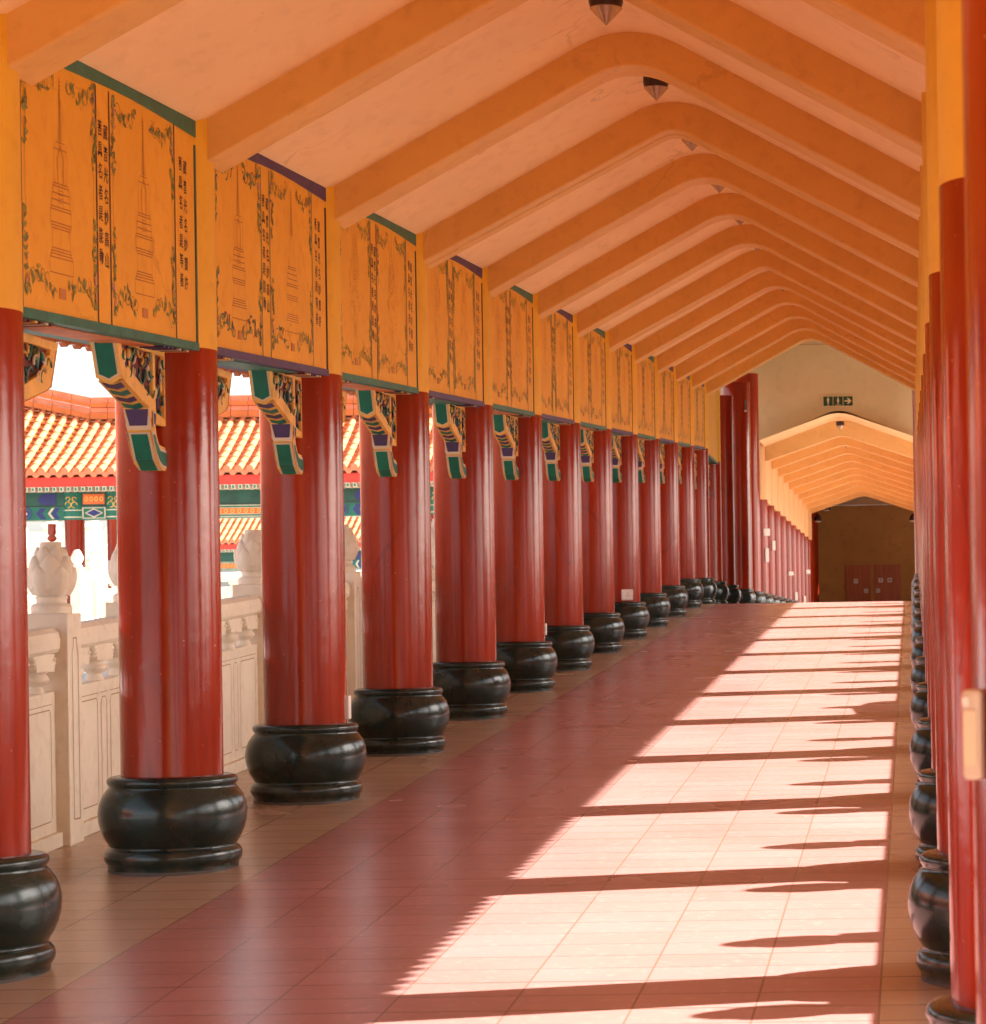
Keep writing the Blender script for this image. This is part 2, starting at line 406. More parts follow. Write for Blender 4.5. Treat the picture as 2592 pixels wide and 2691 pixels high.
def make_column(h_red=2.34, h_top=3.41, brackets=True, name='red_column', upper='yellow', r=.225):
    root = empty(name, (0, 0, 0))
    b = MB(); b.lathe(POT, Mt['stone'], n=48); b.lathe([(.287, -.05), (.287, .002)], Mt['grey_base'], n=48)
    b.build('stone_base', root)
    shaft_mesh('shaft', .415, h_red, Mt['red'], r).build('shaft', root)
    if h_top > h_red + .01: shaft_mesh('capital', h_red, h_top, Mt[upper], r).build('capital', root)
    if brackets:
        bracket(root, -1); bracket(root, 1)
    return root
proto = make_column()
GL, GR = 'red columns along the left side of the ramp', 'red columns along the right side of the ramp'
used = False
for k in range(0, 12):
    y = yk(k) + .06
    o = copy_tree(proto) if used else proto; used = True
    o.location = (XL, y, zf(y))
    tag(o, ORD[k] + ' red lacquered column on a black stone pot base, left row' + (', cut by the photo edge' if k == 0 else ''), 'column', GL)
o = make_column(2.42, 3.45); o.location = (XL, yk(12) + .06, zf(yk(12))); tag(o, 'thirteenth red column of the left row, at the crest of the ramp', 'column', GL)
o = make_column(2.38, 3.6); o.location = (XL, yk(13) + .06, zf(yk(13))); tag(o, 'fourteenth red column of the left row, last one under a painted panel', 'column', GL)
for k in range(-6, 0):
    y = yk(k) + .06; o = copy_tree(proto); o.location = (XL, y, zf(y)); tag(o, 'red column of the left row behind the viewpoint, outside the photo', 'column', 'left columns behind the viewpoint')
i = 0
for k in range(-2, 13):
    y = yk(k) - .28
    o = copy_tree(proto); o.location = (XR, y, zf(y)); o.scale = (1, 1, 1.02); o.location.x += {-2: .005, -1: .0}.get(k, -.008)
    tag(o, ORD[i] + ' red column of the right row, on a black pot base' + (', blurred at the photo edge' if k == -2 else ''), 'column', GR); i += 1
# gate columns, taller and without panels
gl = ['slim dark red column just past the last painted panel', 'tall dark red column with green capital in the gate bay', 'tall red column against the beige gable wall']
for (k, r, h), lb in zip(((14.2, .23, 3.75), (15.85, .27, 4.4), (17.15, .235, 4.9)), gl):
    y = yk(k)
    g = make_column(h, 0, False, 'gate_column', r=r)
    g.location = (XL, y, zf(y)); tag(g, lb, 'column', 'tall gate columns past the crest')
    if k == 15.85:
        c = MB(); c.box(-.20, .20, -.2, .2, h - .55, h - .35, Mt['green']); c.box(-.22, .21, -.21, .21, h - .58, h - .55, Mt['offwhite']); c.build('capital_block', g)
    g2 = copy_tree(g); g2.location = (XR, y, zf(y)); tag(g2, lb.replace('column', 'column of the right row'), 'column', 'tall gate columns on the right')
pf = make_column(2.46, 3.72, False, 'red_column', 'cream')
used = False
for j in range(10):
    y = yk(18.3 + 1.0556 * j)
    o = copy_tree(pf) if used else pf; used = True
    o.location = (XL, y, zf(y)); tag(o, ORD[j] + ' red column with cream top in the far passage, left row', 'column', 'far left columns with cream tops')
    o = copy_tree(pf); o.location = (XR, y, zf(y)); tag(o, ORD[j] + ' red column with cream top in the far passage, right row', 'column', 'far right columns with cream tops')
for j in range(3):
    y = yk(28.35 + .75 * j)
    g = make_column(3.9, 0, False, 'gate_column'); g.location = (XL, y, zf(y)); tag(g, ['nearest', 'middle', 'last'][j] + ' dark red column of the cluster beside the end wall', 'column', 'columns by the end wall')

# ------------------------------------------------------------------ ceiling profile
def arc_profile(eave_h, x0, x1, apex_h, rad=.35, n=9, xc=XC):
    """polyline (x,h) of a pitched soffit with a rounded apex"""
    s1 = (apex_h - eave_h) / (xc - x0)
    pts = [(x0, eave_h)]
    for i in range(n + 1):
        u = -1 + 2 * i / n; x = xc + u * rad
        pts.append((x, apex_h - s1 * rad * (.5 + .5 * u * u)))
    pts.append((x1, eave_h))
    return pts
CE, CA = 3.36, 4.28          # ceiling height at x=-3.19 and ridge
def sheet(b, prof, y0, y1, sh, z, mat, th=None, ny=1):
    n = len(prof); v = []; f = []
    for j in range(ny + 1):
        y = y0 + (y1 - y0) * j / ny
        for x, h in prof: v.append((x, y, z + h + sh * y))
    for j in range(ny):
        for i in range(n - 1): f.append((j * n + i, j * n + i + 1, (j + 1) * n + i + 1, (j + 1) * n + i))
    b.add(v, f, mat, True)
roof = empty('walkway_roof', (XC, 0, 0)); tag(roof, 'pitched peach plaster ceiling and roof over the near ramp', 'roof')
def child_at(b, name, parent, **kw):
    o = b.build(name, parent, **kw); o.location = -Vector(parent.location); return o
b = MB(); sheet(b, [(-3.5, CE - .17)] + arc_profile(CE, -3.19, .15, CA,   .28) + [(.46, CE - .17)], -16, 41.0, M, 0, Mt['ceiling']); child_at(b, 'ceiling', roof)
def roof_shell(parent, y0, y1, sh, z, dh=0., tiles=True):
    prof = [(-4.84, 2.66 + dh), (-3.5, 3.46 + dh), (XC, 4.55 + dh), (.46, 3.46 + dh), (1.80, 2.66 + dh)]
    low = [(x, h - .09) for x, h in prof]
    b = MB(); n = len(prof)
    v = [(x, y, z + h + sh * y) for y in (y0, y1) for x, h in prof + low]
    f = []
    for i in range(n - 1):
        f += [(i, i + 1, i + 1 + 2 * n, i + 2 * n), (n + i, n + i + 1, n + i + 1 + 2 * n, n + i + 2 * n)]
    f += [(0, n, 3 * n, 2 * n), (n - 1, 2 * n - 1, 4 * n - 1, 3 * n - 1), tuple(range(n)) + tuple(range(2 * n - 1, n - 1, -1)), tuple(range(2 * n, 3 * n)) + tuple(range(4 * n - 1, 3 * n - 1, -1))]
    b.add(v, f, Mt['tile_flat']); child_at(b, 'roof_slab', parent)
    if tiles:
        b = MB(); y = y0 + .1
        while y < y1 - .05:
            for x, sx in ((1.80, 1), (-4.84, -1)):
                zz = z + 2.64 + dh + sh * y
                ring = [(y + .075 * math.cos(a), zz + .075 * math.sin(a)) for a in [2 * math.pi * q / 10 for q in range(10)]]
                b.prism(ring, x - .03, x + .03, Mt['tile'])
                b.prism([(y + .055, zz - .0), (y + .185, zz - .0), (y + .15, zz - .07), (y + .12, zz - .085), (y + .09, zz - .07)], x - .02, x + .02, Mt['tile'])
            y += .24
        child_at(b, 'eave_tiles', parent)
roof_shell(roof, -16, 41.0, M, 0)
# beams
def beam_mesh(eb, ab, top_e, top_a, w, split=False, rad=.21, mat='beam'):
    b = MB(); lo = arc_profile(eb, -3.17, .12, ab, rad, 10); hi = arc_profile(top_e + .03, -3.17, .12, top_a + .03, .28, 10)
    for (y0, y1) in (((0, w * .5 - .012), (w * .5 + .012, w)) if split else ((0, w),)):
        n = len(lo); v = [(x, y, h) for y in (y0, y1) for x, h in lo + hi]; f = []
        for i in range(n - 1):
            f += [(i, i + 1, i + 1 + 2 * n, i + 2 * n), (i, n + i, n + i + 1, i + 1), (2 * n + i, 2 * n + i + 1, 3 * n + i + 1, 3 * n + i)]
        f += [(0, n, 3 * n, 2 * n), (n - 1, 3 * n - 1, 4 * n - 1, 2 * n - 1)]
        b.add(v, f, Mt[mat])
    return b
bm0 = beam_mesh(3.178, 4.075, CE, CA, .29).build('ceiling_beam', bevel=.012); fix(bm0)
bm1 = beam_mesh(3.178, 4.045, CE, CA, .31, True, .10).build('ceiling_beam', bevel=.012); fix(bm1)
u0 = u1 = False
for k in range(0, 13):
    y = yk(k) + .0
    if k in (3, 7):
        o = bm1.copy() if u1 else bm1
        if u1: col.objects.link(o)
        u1 = True; lb = ORD[k] + ' gabled ceiling beam of the ramp, split by a joint line'
    else:
        o = bm0.copy() if u0 else bm0
        if u0: col.objects.link(o)
        u0 = True; lb = ORD[k] + ' gabled orange ceiling beam over the ramp' + (', the last before the gate' if k == 12 else '')
    o.location = (0, y, M * y); tag(o, lb, 'beam', 'gabled beams under the near ceiling')
# far roof
froof = empty('walkway_roof', (XC, 55, 0)); tag(froof, 'lower peach ceiling and roof over the far passage', 'roof')
YF0, YF1 = 55.12, yk(27.8) + .25
zfar = zf(55) + .008 * 55
b = MB(); sheet(b, arc_profile(3.60, -3.19, .15, 4.20, .3), 54.72, YF1, -.008, zfar, Mt['ceiling']); child_at(b, 'ceiling', froof)
roof_shell(froof, YF0, 87.4, -.008, zfar, .12, False)  # slab carried past the last columns to stop sun leaking into the end bay
bf = fix(beam_mesh(3.28, 3.83, 3.60, 4.22, .29, False, .16, 'cream_beam').build('ceiling_beam', bevel=.012))
for j in range(10):
    o = bf if j == 0 else bf.copy()
    if j: col.objects.link(o)
    y = yk(18.3 + 1.0556 * j) - .12; o.location = (0, y, zf(y)); tag(o, ORD[j] + ' gabled beam under the far passage ceiling', 'beam', 'gabled beams of the far passage')
# cream infill walls above the far columns
for j in range(9):
    b = MB()
    for k, X in ((0, -3.34), (1, .30)):
        pass
    y0, y1 = yk(18.3 + 1.0556 * j) + .16, yk(18.3 + 1.0556 * (j + 1)) - .16
    for X, sd in ((-3.34, 'left'), (.30, 'right')):
        b = MB(); b.box(X - .13, X + .13, 0, y1 - y0, 2.46, 3.64, Mt['cream'], -.008)
        o = b.build('infill_wall', loc=(0, y0, zf(y0))); tag(o, ORD[j] + ' plain cream panel between far passage columns, ' + sd + ' side', 'wall panel', 'plain cream panels of the far ' + sd + ' side')
# gate bay roof, gable wall, end wall
groof = empty('gate_roof', (XC, 48, 0)); tag(groof, 'shaded roof of the gate bay between the two passages', 'roof')
GS = .105
b = MB(); gz = zf(41) + .28 - GS * 41
sheet(b, arc_profile(3.30, -3.7, .66, 4.30, .25), 41.02, 54.95, GS, gz, Mt['beige']); child_at(b, 'ceiling', groof)
b = MB(); v = []; n = 3
for y in (41.02, 54.95):
    for x, h in ((-4.2, 3.15), (XC, 4.6), (3.2, 2.4)): v.append((x, y, gz + h + GS * y))  # right eave drawn out far and low to hold the sun off
for y in (41.02, 54.95):
    for x, h in ((-4.2, 3.05), (XC, 4.5), (3.2, 2.3)): v.append((x, y, gz + h + GS * y))
b.add(v, [(0, 1, 4, 3), (1, 2, 5, 4), (6, 7, 10, 9), (7, 8, 11, 10), (0, 3, 9, 6), (2, 8, 11, 5), (0, 6, 7, 1), (1, 7, 8, 2), (3, 4, 10, 9), (4, 5, 11, 10)], Mt['tile_flat']); child_at(b, 'roof_slab', groof)
# vertical piece closing the step between near roof and gate roof
b = MB(); z41 = zf(41)
b.prism([(-4.8, z41 + 2.9), (XC, z41 + 4.5), (1.8, z41 + 2.9), (1.8, z41 + 3.1), (XC, z41 + 4.85), (-4.8, z41 + 3.1)], 41.03, 41.09, Mt['beige'], 'y'); child_at(fix(b.build('x')) and b, 'end_board', groof)
bpy.data.objects.remove(bpy.data.objects['x'])
gw = empty('gable_wall', (XC, 55, zf(55))); tag(gw, 'stained beige gable wall above the far passage opening', 'wall')
z55 = zf(55); op = [(x, z55 + h) for x, h in arc_profile(3.60, -3.19, .15, 4.27, .25)]
b = MB(); n = len(op)
v = []
for y in (54.98, 55.10):
    v += [(x, y, z) for x, z in op] + [(x, y, z55 + 5.62) for x, z in op]
f = []
for i in range(n - 1):
    f += [(i, i + 1, n + i + 1, n + i), (2 * n + i, 3 * n + i, 3 * n + i + 1, 2 * n + i + 1), (i, 2 * n + i, 2 * n + i + 1, i + 1)]
b.add(v, f, Mt['beige'])
for xa, xb in ((-5.2, -3.19), (.15, 2.2)): b.box(xa, xb, 54.98, 55.10, z55 + 2.46, z55 + 5.62, Mt['beige'])
child_at(fix(b.build('x')) and b, 'wall', gw); bpy.data.objects.remove(bpy.data.objects['x'])
b = MB(); b.prism([(-5.2, z55 + 5.63), (2.2, z55 + 5.63), (XC, z55 + 7.2)], 54.98, 55.10, Mt['beige'], 'y'); b.box(-5.2, 2.2, 54.975, 55.10, z55 + 5.62, z55 + 5.63, Mt['vine'])
child_at(b, 'gable', gw)
# sign on the gable wall
sg = empty('toilet_sign', (-1.53, 54.95, z55 + 4.42)); tag(sg, 'green toilet sign with two figures and an arrow on the gable wall', 'sign')
b = MB(); b.box(-.325, .325, .0, .03, -.115, .115, Mt['sign_ink']); b.build('board', sg)
for i in range(3):
    b = MB(); cx = (i - 1) * .21; b.box(cx - .099, cx + .099, -.004, 0, -.099, .099, Mt['sign_green']); b.build('sign_field', sg)
def pic(b, pts, cx, cz, s, mat, y0=-.008): b.prism([(cx + x * s, cz + z * s) for x, z in pts], y0, y0 + .003, mat, 'y')
circ = [(math.cos(a), math.sin(a)) for a in [2 * math.pi * q / 12 for q in range(12)]]
def figure(b, cx, cz, s, mat, skirt=False):
    pic(b, [(x * .16, .78 + z * .16) for x, z in circ], cx, cz, s, mat)
    if skirt: pic(b, [(-.16, .58), (.16, .58), (.34, -.1), (.16, -.1), (.13, -.75), (-.13, -.75), (-.16, -.1), (-.34, -.1)], cx, cz, s, mat)
    else: pic(b, [(-.3, .56), (.3, .56), (.28, -.02), (.17, -.05), (.15, -.75), (-.15, -.75), (-.17, -.05), (-.28, -.02)], cx, cz, s, mat)
b = MB(); figure(b, -.21, .005, .085, Mt['sign_ink']); b.box(-.235, -.185, -.008, -.005, -.09, -.078, Mt['sign_ink']); b.build('man_pictogram', sg)
b = MB(); figure(b, 0, .005, .085, Mt['sign_ink'], True); b.box(-.06, .06, -.008, -.005, -.09, -.078, Mt['sign_ink']); b.build('woman_pictogram', sg)
b = MB()
pic(b, [(-.75, .16), (.1, .16), (-.25, .62), (.1, .66), (.75, 0), (.1, -.66), (-.25, -.62), (.1, -.16), (-.75, -.16)], .21, 0, .095, Mt['sign_ink'])
b.build('arrow', sg)
# end wall with doors
YE = 88.0; ze = zf(YE)
ew = empty('end_wall', (XC, YE, ze)); tag(ew, 'dark brown end wall with two wooden doors beyond the far passage', 'wall')
b = MB(); b.box(-6, 3, YE, YE + .2, ze, ze + 3.84, Mt['brown']); child_at(b, 'wall', ew)
b = MB(); b.box(-6, 3, YE - .01, YE + .2, ze + 3.85, ze + 6, Mt['beige']); child_at(b, 'upper_wall', ew)
for x0, x1, plates in ((-2.25, -1.47, [(-1.94, 1.28, .15), (-1.60, .95, .14)]), (-1.27, -.46, [(-1.10, 1.30, .15), (-.80, 1.30, .15), (-1.20, .95, .14)])):
    b = MB(); b.box(x0, x1, YE - .04, YE - .005, ze + .004, ze + 1.76, Mt['door']); d = child_at(b, 'door', ew)
    b = MB()
    for a, c in ((x0 - .03, x0), (x1, x1 + .03)): b.box(a, c, YE - .05, YE - .004, ze + .004, ze + 1.82, Mt['door'])
    b.box(x0, x1, YE - .05, YE - .004, ze + 1.76, ze + 1.82, Mt['door']); o = b.build('frame', d)
    for i, (px, ph, sz) in enumerate(plates):
        b = MB(); b.box(px - sz / 2, px + sz / 2, YE - .048, YE - .041, ze + ph - sz / 2, ze + ph + sz / 2, Mt['white_plastic'])
        if ph > 1.2:
            if px > -1.15 and px < -1: figure(b, px, ze + ph, .06, Mt['ink'], False)
            elif px < -1.5: figure(b, px - .03, ze + ph, .05, Mt['groove']); figure(b, px + .03, ze + ph, .05, Mt['groove'], True)
            else: pic(b, [(x * .6, z * .6) for x, z in circ], px, ze + ph, .07, Mt['groove'])
        else:
            b.box(px - .05, px + .05, YE - .051, YE - .049, ze + ph - .02, ze + ph + .0, Mt['groove'])
        # pictograms were drawn around y=0: move them onto the plate
        b.v = [(x, (y + YE - .045) if y < 10 else y, z) for x, y, z in b.v]
        b.build('door_plate', d)
for x0, x1 in ((-3.9, -3.7), (2.4, 2.6)):  # side walls added to keep daylight out of the end bay
    b = MB(); b.box(x0, x1, YF1 + .3, YE - .02, ze, ze + 4.9, Mt['brown']); child_at(b, 'added_side_wall', ew)
b = MB(); b.box(-5, 2, YF1 + .02, YE - .02, ze + 4.95, ze + 5.1, Mt['brown']); child_at(b, 'ceiling', ew)  # lid added over the end bay so the end wall stays dark
b = MB(); b.box(-6, -3.5, YF1 + .05, YF1 + .2, ze, ze + 5, Mt['brown']); child_at(b, 'added_return_wall', ew)  # added on the left to block light reaching the end wall
o = MB(); o.box(-7, 4, -16.4, -16.1, zf(-16) - .1, zf(-16) + 4.6, Mt['brown']); tag(o.build('rear_light_blocker'), 'brown wall added unseen behind the viewpoint to darken the column reflections', 'wall')  # added to shut the bright open end that the columns mirrored
o = MB(); o.box(1.5, 1.7, 42.2, 50.5, zf(42) - .2, zf(42) + 5.2, Mt['maroon']); tag(o.build('gate_shade_wall'), 'dark red wall added behind the tall right columns to block light from the gate bay', 'wall')  # added wall, keeps side light off the gate columns
# ------------------------------------------------------------------ ceiling lamps
lp = empty('ceiling_lamp', (0, 0, 0))
b = MB(); b.lathe([(.060, .16), (.095, .158), (.098, .12), (.098, .085), (.088, .055)], Mt['lampdark'], n=20); b.build('collar', lp)
b = MB(); b.lathe([(.088, .056), (.092, .05), (.003, -.045)], Mt['glass'], n=20, smooth=False); b.build('glass_cone', lp)
used = False
for i, k in enumerate([1.58 + q for q in range(11)]):
    o = copy_tree(lp) if used else lp; used = True
    y = yk(k); o.location = (XC, y, M * y + (4.085 if i < 2 else 4.115)); o.scale = (.9, .9, .9) if i == 0 else (.8, .8, .8); tag(o, ORD[i] + ' conical glass lamp under the ridge of the near ceiling', 'lamp', 'conical lamps along the near ridge')
for i in range(3):
    y = yk(17.95 + 1.0556 * i * 2) + .1; o = copy_tree(lp); o.location = (XC, y, zf(y) + 4.06 - .13); tag(o, ORD[i] + ' conical lamp under the far passage ridge', 'lamp', 'conical lamps of the far passage')

# ------------------------------------------------------------------ painted panels between the columns
XP = -3.19
LY = S - .27          # panel length between two columns
GLY = {}
def glyph(ch):
    if ch not in GLY:
        cu = bpy.data.curves.new('glyph', 'FONT'); cu.body = ch; cu.resolution_u = 1; cu.offset = .006
        o = bpy.data.objects.new('glyph', cu); col.objects.link(o)
        me = bpy.data.meshes.new_from_object(o.evaluated_get(bpy.context.evaluated_depsgraph_get()))
        vs = [(v.co.x, v.co.y) for v in me.vertices]; fs = [tuple(p.vertices) for p in me.polygons]
        xs = [p[0] for p in vs]; zs = [p[1] for p in vs]; s = .92 / max(max(xs) - min(xs), max(zs) - min(zs)); cx, cz = (max(xs) + min(xs)) / 2, (max(zs) + min(zs)) / 2
        GLY[ch] = ([((x - cx) * s, (z - cz) * s) for x, z in vs], fs)
        bpy.data.objects.remove(o); bpy.data.curves.remove(cu); bpy.data.meshes.remove(me)
    return GLY[ch]
def text_column(b, s, y, z, step, w, h, x, sh, mat):
    for i, ch in enumerate(s):
        vs, fs = glyph(ch); cz = z - i * step
        b.add([(x, y + p * w, cz + q * h + sh * (y + p * w)) for p, q in vs], fs, mat)
def curl(y, z, r, a0, turns, n=12, grow=.75):
    return [(y + r * (1 - grow * i / n) * math.cos(a0 + turns * 2 * math.pi * i / n), z + r * (1 - grow * i / n) * math.sin(a0 + turns * 2 * math.pi * i / n)) for i in range(n + 1)]
def painting(b, y0, y1, z0, z1, style, rr, x, sh):
    """one painted bay: central pagoda or offering motif framed by scrolling vines"""
    yc = (y0 + y1) / 2; L = Mt['line']; e = .0006
    def rib(p, w, m, dx=0): b.ribbon(p, [q * .6 for q in w] if isinstance(w, list) else w * .6, m, x + dx, sh)
    def bar(z, hw, w=.006): rib([(yc - hw, z), (yc + hw, z)], w, L)
    H = z1 - z0
    if style in (0, 1, 4):
        zb = z0 + .17 * H; zt = z1 - .04 * H; hh = zt - zb
        prof = [(0, .135), (.075, .135), (.085, .125), (.12, .105), (.22, .10), (.235, .11), (.255, .12), (.32, .12), (.34, .11), (.44, .092), (.46, .075)]
        for sgn in (-1, 1): rib([(yc + sgn * w, zb + t * hh) for t, w in prof], .004, L)
        for t, w in ((0, .135), (.078, .135), (.095, .125), (.11, .118), (.125, .108), (.225, .102), (.24, .112), (.255, .12), (.32, .12), (.335, .112), (.37, .104), (.405, .098), (.44, .09), (.455, .08)): bar(zb + t * hh, w, .0065)
        if style != 4:
            for sgn in (-1, 1):
                rib([(yc + sgn * .07, zb + .46 * hh), (yc + sgn * .08, zb + .56 * hh), (yc + sgn * .075, zb + .63 * hh), (yc + sgn * .06, zb + .66 * hh)], .004, L)
                rib([(yc + sgn * .03, zb + .46 * hh), (yc + sgn * .035, zb + .58 * hh), (yc, zb + .65 * hh)], .008, L, e)
                rib([(yc + sgn * .028, zb + .34 * hh), (yc + sgn * .022, zb + .46 * hh)], .004, L)
            for t in (.36, .38, .40, .42): bar(zb + t * hh, .025, .004)
            bar(zb + .63 * hh, .075); bar(zb + .665 * hh, .05)
        else:
            for sgn in (-1, 1): rib([(yc + sgn * .07, zb + .46 * hh), (yc + sgn * .055, zb + .58 * hh), (yc + sgn * .02, zb + .66 * hh)], .004, L)
        for i in range(22):
            t = .68 + .24 * i / 21; bar(zb + t * hh, .030 * (1 - i / 30), .0045)
        rib([(yc, zb + .66 * hh), (yc, zt)], .008, L)
        for t in (.935, .955, .975): bar(zb + t * hh, .014, .005)
    else:
        zc = z0 + .56 * H; n = 60 if style == 2 else 44
        for i in range(n):
            a = rr.uniform(0, 6.28); q = rr.random() ** .6
            p, z = yc + .16 * q * math.cos(a), zc + .26 * H * q * math.sin(a)
            rib(curl(p, z, rr.uniform(.01, .028), rr.uniform(0, 6), rr.choice((-.7, .7)), 6), .004, L)
        for r_ in (.05, .075, .10): rib([(yc + r_ * math.cos(q * .35), zc + .14 * H + r_ * math.sin(q * .35)) for q in range(19)], .004, L)
        for sgn in (-1, 0, 1): rib([(yc + sgn * .05, zc + .25 * H), (yc + sgn * .075, zc + .33 * H), (yc + sgn * .07, zc + .40 * H)], [.012, .006, .002], L)
        rib([(yc, z0 + .08 * H), (yc, zc - .2 * H)], .004, L)
        for sgn in (-1, 1): rib([(yc + sgn * .03, z0 + .08 * H), (yc + sgn * .05, z0 + .16 * H), (yc + sgn * .01, zc - .22 * H)], .004, L)
    # vines: four corners plus the two sides
    main = [Mt['leaf_dark'], Mt['leaf_green'], Mt['leaf'], Mt['leaf'], Mt['leaf_dark']][style]; acc = [Mt['vine'], Mt['rust'], Mt['vine'], Mt['leaf_dark'], Mt['rust']][style]
    for sy in (-1, 1):
        ye = y0 + .035 if sy < 0 else y1 - .035
        for sz in (-1, 1):
            ze_ = z0 + .09 * H if sz < 0 else z1 - .035 * H
            for i in range(7):       # along the side
                t = i / 6; py = ye - sy * rr.uniform(-.012, .022) ; pz = ze_ - sz * t * .30 * H
                rib(curl(py, pz, rr.uniform(.018, .035), rr.uniform(0, 6.3), rr.choice((-.6, .6)), 8), .005, rr.choice((main, acc)))
                for q in range(4):
                    a = rr.uniform(0, 6.28); c = (py + rr.uniform(-.016, .02), pz + rr.uniform(-.03, .03)); l_ = rr.uniform(.014, .026)
                    m = Mt['pink'] if (1 <= i <= 2 and q % 2) else rr.choice((Mt['leaf'], main, main))
                    b.poly([(c[0] + l_ * math.cos(a), c[1] + l_ * math.sin(a)), (c[0] - .4 * l_ * math.sin(a), c[1] + .4 * l_ * math.cos(a)), (c[0] - l_ * math.cos(a), c[1] - l_ * math.sin(a)), (c[0] + .4 * l_ * math.sin(a), c[1] - .4 * l_ * math.cos(a))], m, x + e * (1 + q), sh)
            if style in (0, 2):
                rib([(ye - sy * .02, ze_ - sz * .30 * H), (ye - sy * .002, ze_ - sz * .36 * H), (ye - sy * .008, ze_ - sz * .44 * H)], .004, main)
            for i in range(6):       # along top / bottom
                t = i / 5; py = ye - sy * (.03 + t * .27); pz = ze_ - sz * (.01 + .05 * math.sin(t * 3))
                if style == 1:
                    rib(curl(py, pz, .05, rr.uniform(0, 6.3), .7, 10), [.018 - .0012 * q for q in range(11)], main if i % 2 else acc)
                else:
                    rib(curl(py, pz, rr.uniform(.03, .05), rr.uniform(0, 6.3), rr.choice((-.75, .75)), 10), [.007 - .0004 * q for q in range(11)], rr.choice((main, acc)))
                for q in range(3):
                    a = rr.uniform(0, 6.28); c = (py + rr.uniform(-.03, .03), pz + rr.uniform(-.03, .03)); l_ = rr.uniform(.014, .026)
                    b.poly([(c[0] + l_ * math.cos(a), c[1] + l_ * math.sin(a)), (c[0] - .4 * l_ * math.sin(a), c[1] + .4 * l_ * math.cos(a)), (c[0] - l_ * math.cos(a), c[1] - l_ * math.sin(a)), (c[0] + .4 * l_ * math.sin(a), c[1] - .4 * l_ * math.cos(a))], rr.choice((Mt['leaf'], main)), x + e * (1 + q), sh)
            if style == 3:
                rib([(ye - sy * .0, ze_), (ye - sy * .03, ze_ - sz * .12 * H), (ye - sy * .01, ze_ - sz * .25 * H), (ye - sy * .02, ze_ - sz * .38 * H)], [.05, .035, .02, .012], Mt['leaf'], e)
T1 = '\u85cf\u97f3\u5149\u540d\u5999\u9ad8\u5c71'; T2 = '\u83e9\u5177\u540d\u8005\u662f\u80fd\u52d5'; T3 = '\u85cf\u97f3\u5149\u540d\u5999\u5bf6\u8a31'; T4 = '\u83e9\u5177\u540d\u8005\u662f\u7b49\u5584'
PG = 'painted orange panels between the left columns'
pnames = ['line drawings of two tall pagodas and grape vines', 'two pagodas framed by green and rust scrolls', 'flaming jewel drawings and pink flowers',
          'jar drawings framed by long green leaves', 'faint drawing framed by grey and violet garland', 'drawings within a green pointed garland', 'faded drawings and thin garland',
          'pale drawings, narrow in view', 'faint drawings, ninth from the near end', 'faint drawings, tenth from the near end', 'faint drawings, eleventh from the near end', 'faint drawings, twelfth from the near end']
styles = [0, 1, 2, 3, 2, 3, 2, 3, 2, 3, 2, 3]
for k in range(12):
    ya = yk(k) + .06 + .135; trim = Mt['green'] if k % 2 == 0 else Mt['purple']; tn = 'green' if k % 2 == 0 else 'purple'
    p = empty('painted_panel', (XP, ya, zf(ya))); rr = random.Random(100 + k)
    tag(p, tn + ' edged orange panel with ' + pnames[k], 'panel', PG)
    b = MB(); b.box(-.30, 0, 0, LY, 2.366, 3.37, Mt['panel'], M); b.build('board', p)
    b = MB(); b.box(-.30, .008, 0, LY, 2.33, 2.366, trim, M); b.build('bottom_band', p)
    b = MB(); b.box(-.20, -.05, .5, LY - .5, 2.324, 2.329, Mt['soffit'] if k % 2 == 0 else Mt['green'], M)
    for s0 in (.04, LY - .46):
        for q in range(7): b.box(-.28, -.02, s0 + q * .06, s0 + q * .06 + .03, 2.321, 2.3295, rr.choice((Mt['purple'], Mt['gold'], Mt['offwhite'], Mt['maroon'])), M)
    b.build('painted_soffit', p)
    b = MB(); top = []
    for i in range(13):
        t = i / 12; top.append((LY * t, 3.31 - (.022 * max(0, (t - .7) / .3) ** 2) - .006 * math.sin(t * 9)))
    b.prism(top + [(LY, 3.36), (0, 3.36)], .0, .006, trim, sh=M); b.box(0, .005, LY - .022, LY - .001, 2.35, 3.25, Mt['green_dark'] if k % 2 == 0 else Mt['ink'], M)
    b.build('top_band', p)
    b = MB(); lw = Mt['ink'] if k % 2 == 0 else Mt['leaf_dark']; X = .0015
    marks = [.03, .905, 1.075, 1.995]
    for y in marks: b.ribbon([(y, 2.352), (y, 3.30)], .015, lw, X, M)
    painting(b, .03, .905, 2.36, 3.30, styles[k], rr, X, M); painting(b, 1.075, 1.995, 2.36, 3.30, 4 if styles[k] == 1 else styles[k], rr, X, M)
    for y, a, c in ((.99, T1, T2), (2.125, T3, T4)):
        text_column(b, a, y + .036, 3.13, .085, .058, .068, X, M, Mt['ink']); text_column(b, c, y - .036, 3.14, .085, .058, .068, X, M, Mt['ink'])
    b.build('painting', p)
    for y in (.47, 1.53):
        b = MB(); b.box(.0, .004, y - .035, y + .035, 2.425, 2.465, Mt['patch'], M); b.build('patch_plate', p)
for k in range(-6, 0):
    ya = yk(k) + .06 + .135; p = empty('painted_panel', (XP, ya, zf(ya))); tag(p, 'orange panel above the left columns behind the viewpoint, outside the photo', 'panel', 'left panels behind the viewpoint')
    b = MB(); b.box(-.30, 0, 0, LY, 2.366, 3.37, Mt['panel'], M); b.build('board', p)
    b = MB(); b.box(-.30, .008, 0, LY, 2.33, 2.366, Mt['green'], M); b.build('bottom_band', p)
ya = yk(12) + .06 + .135
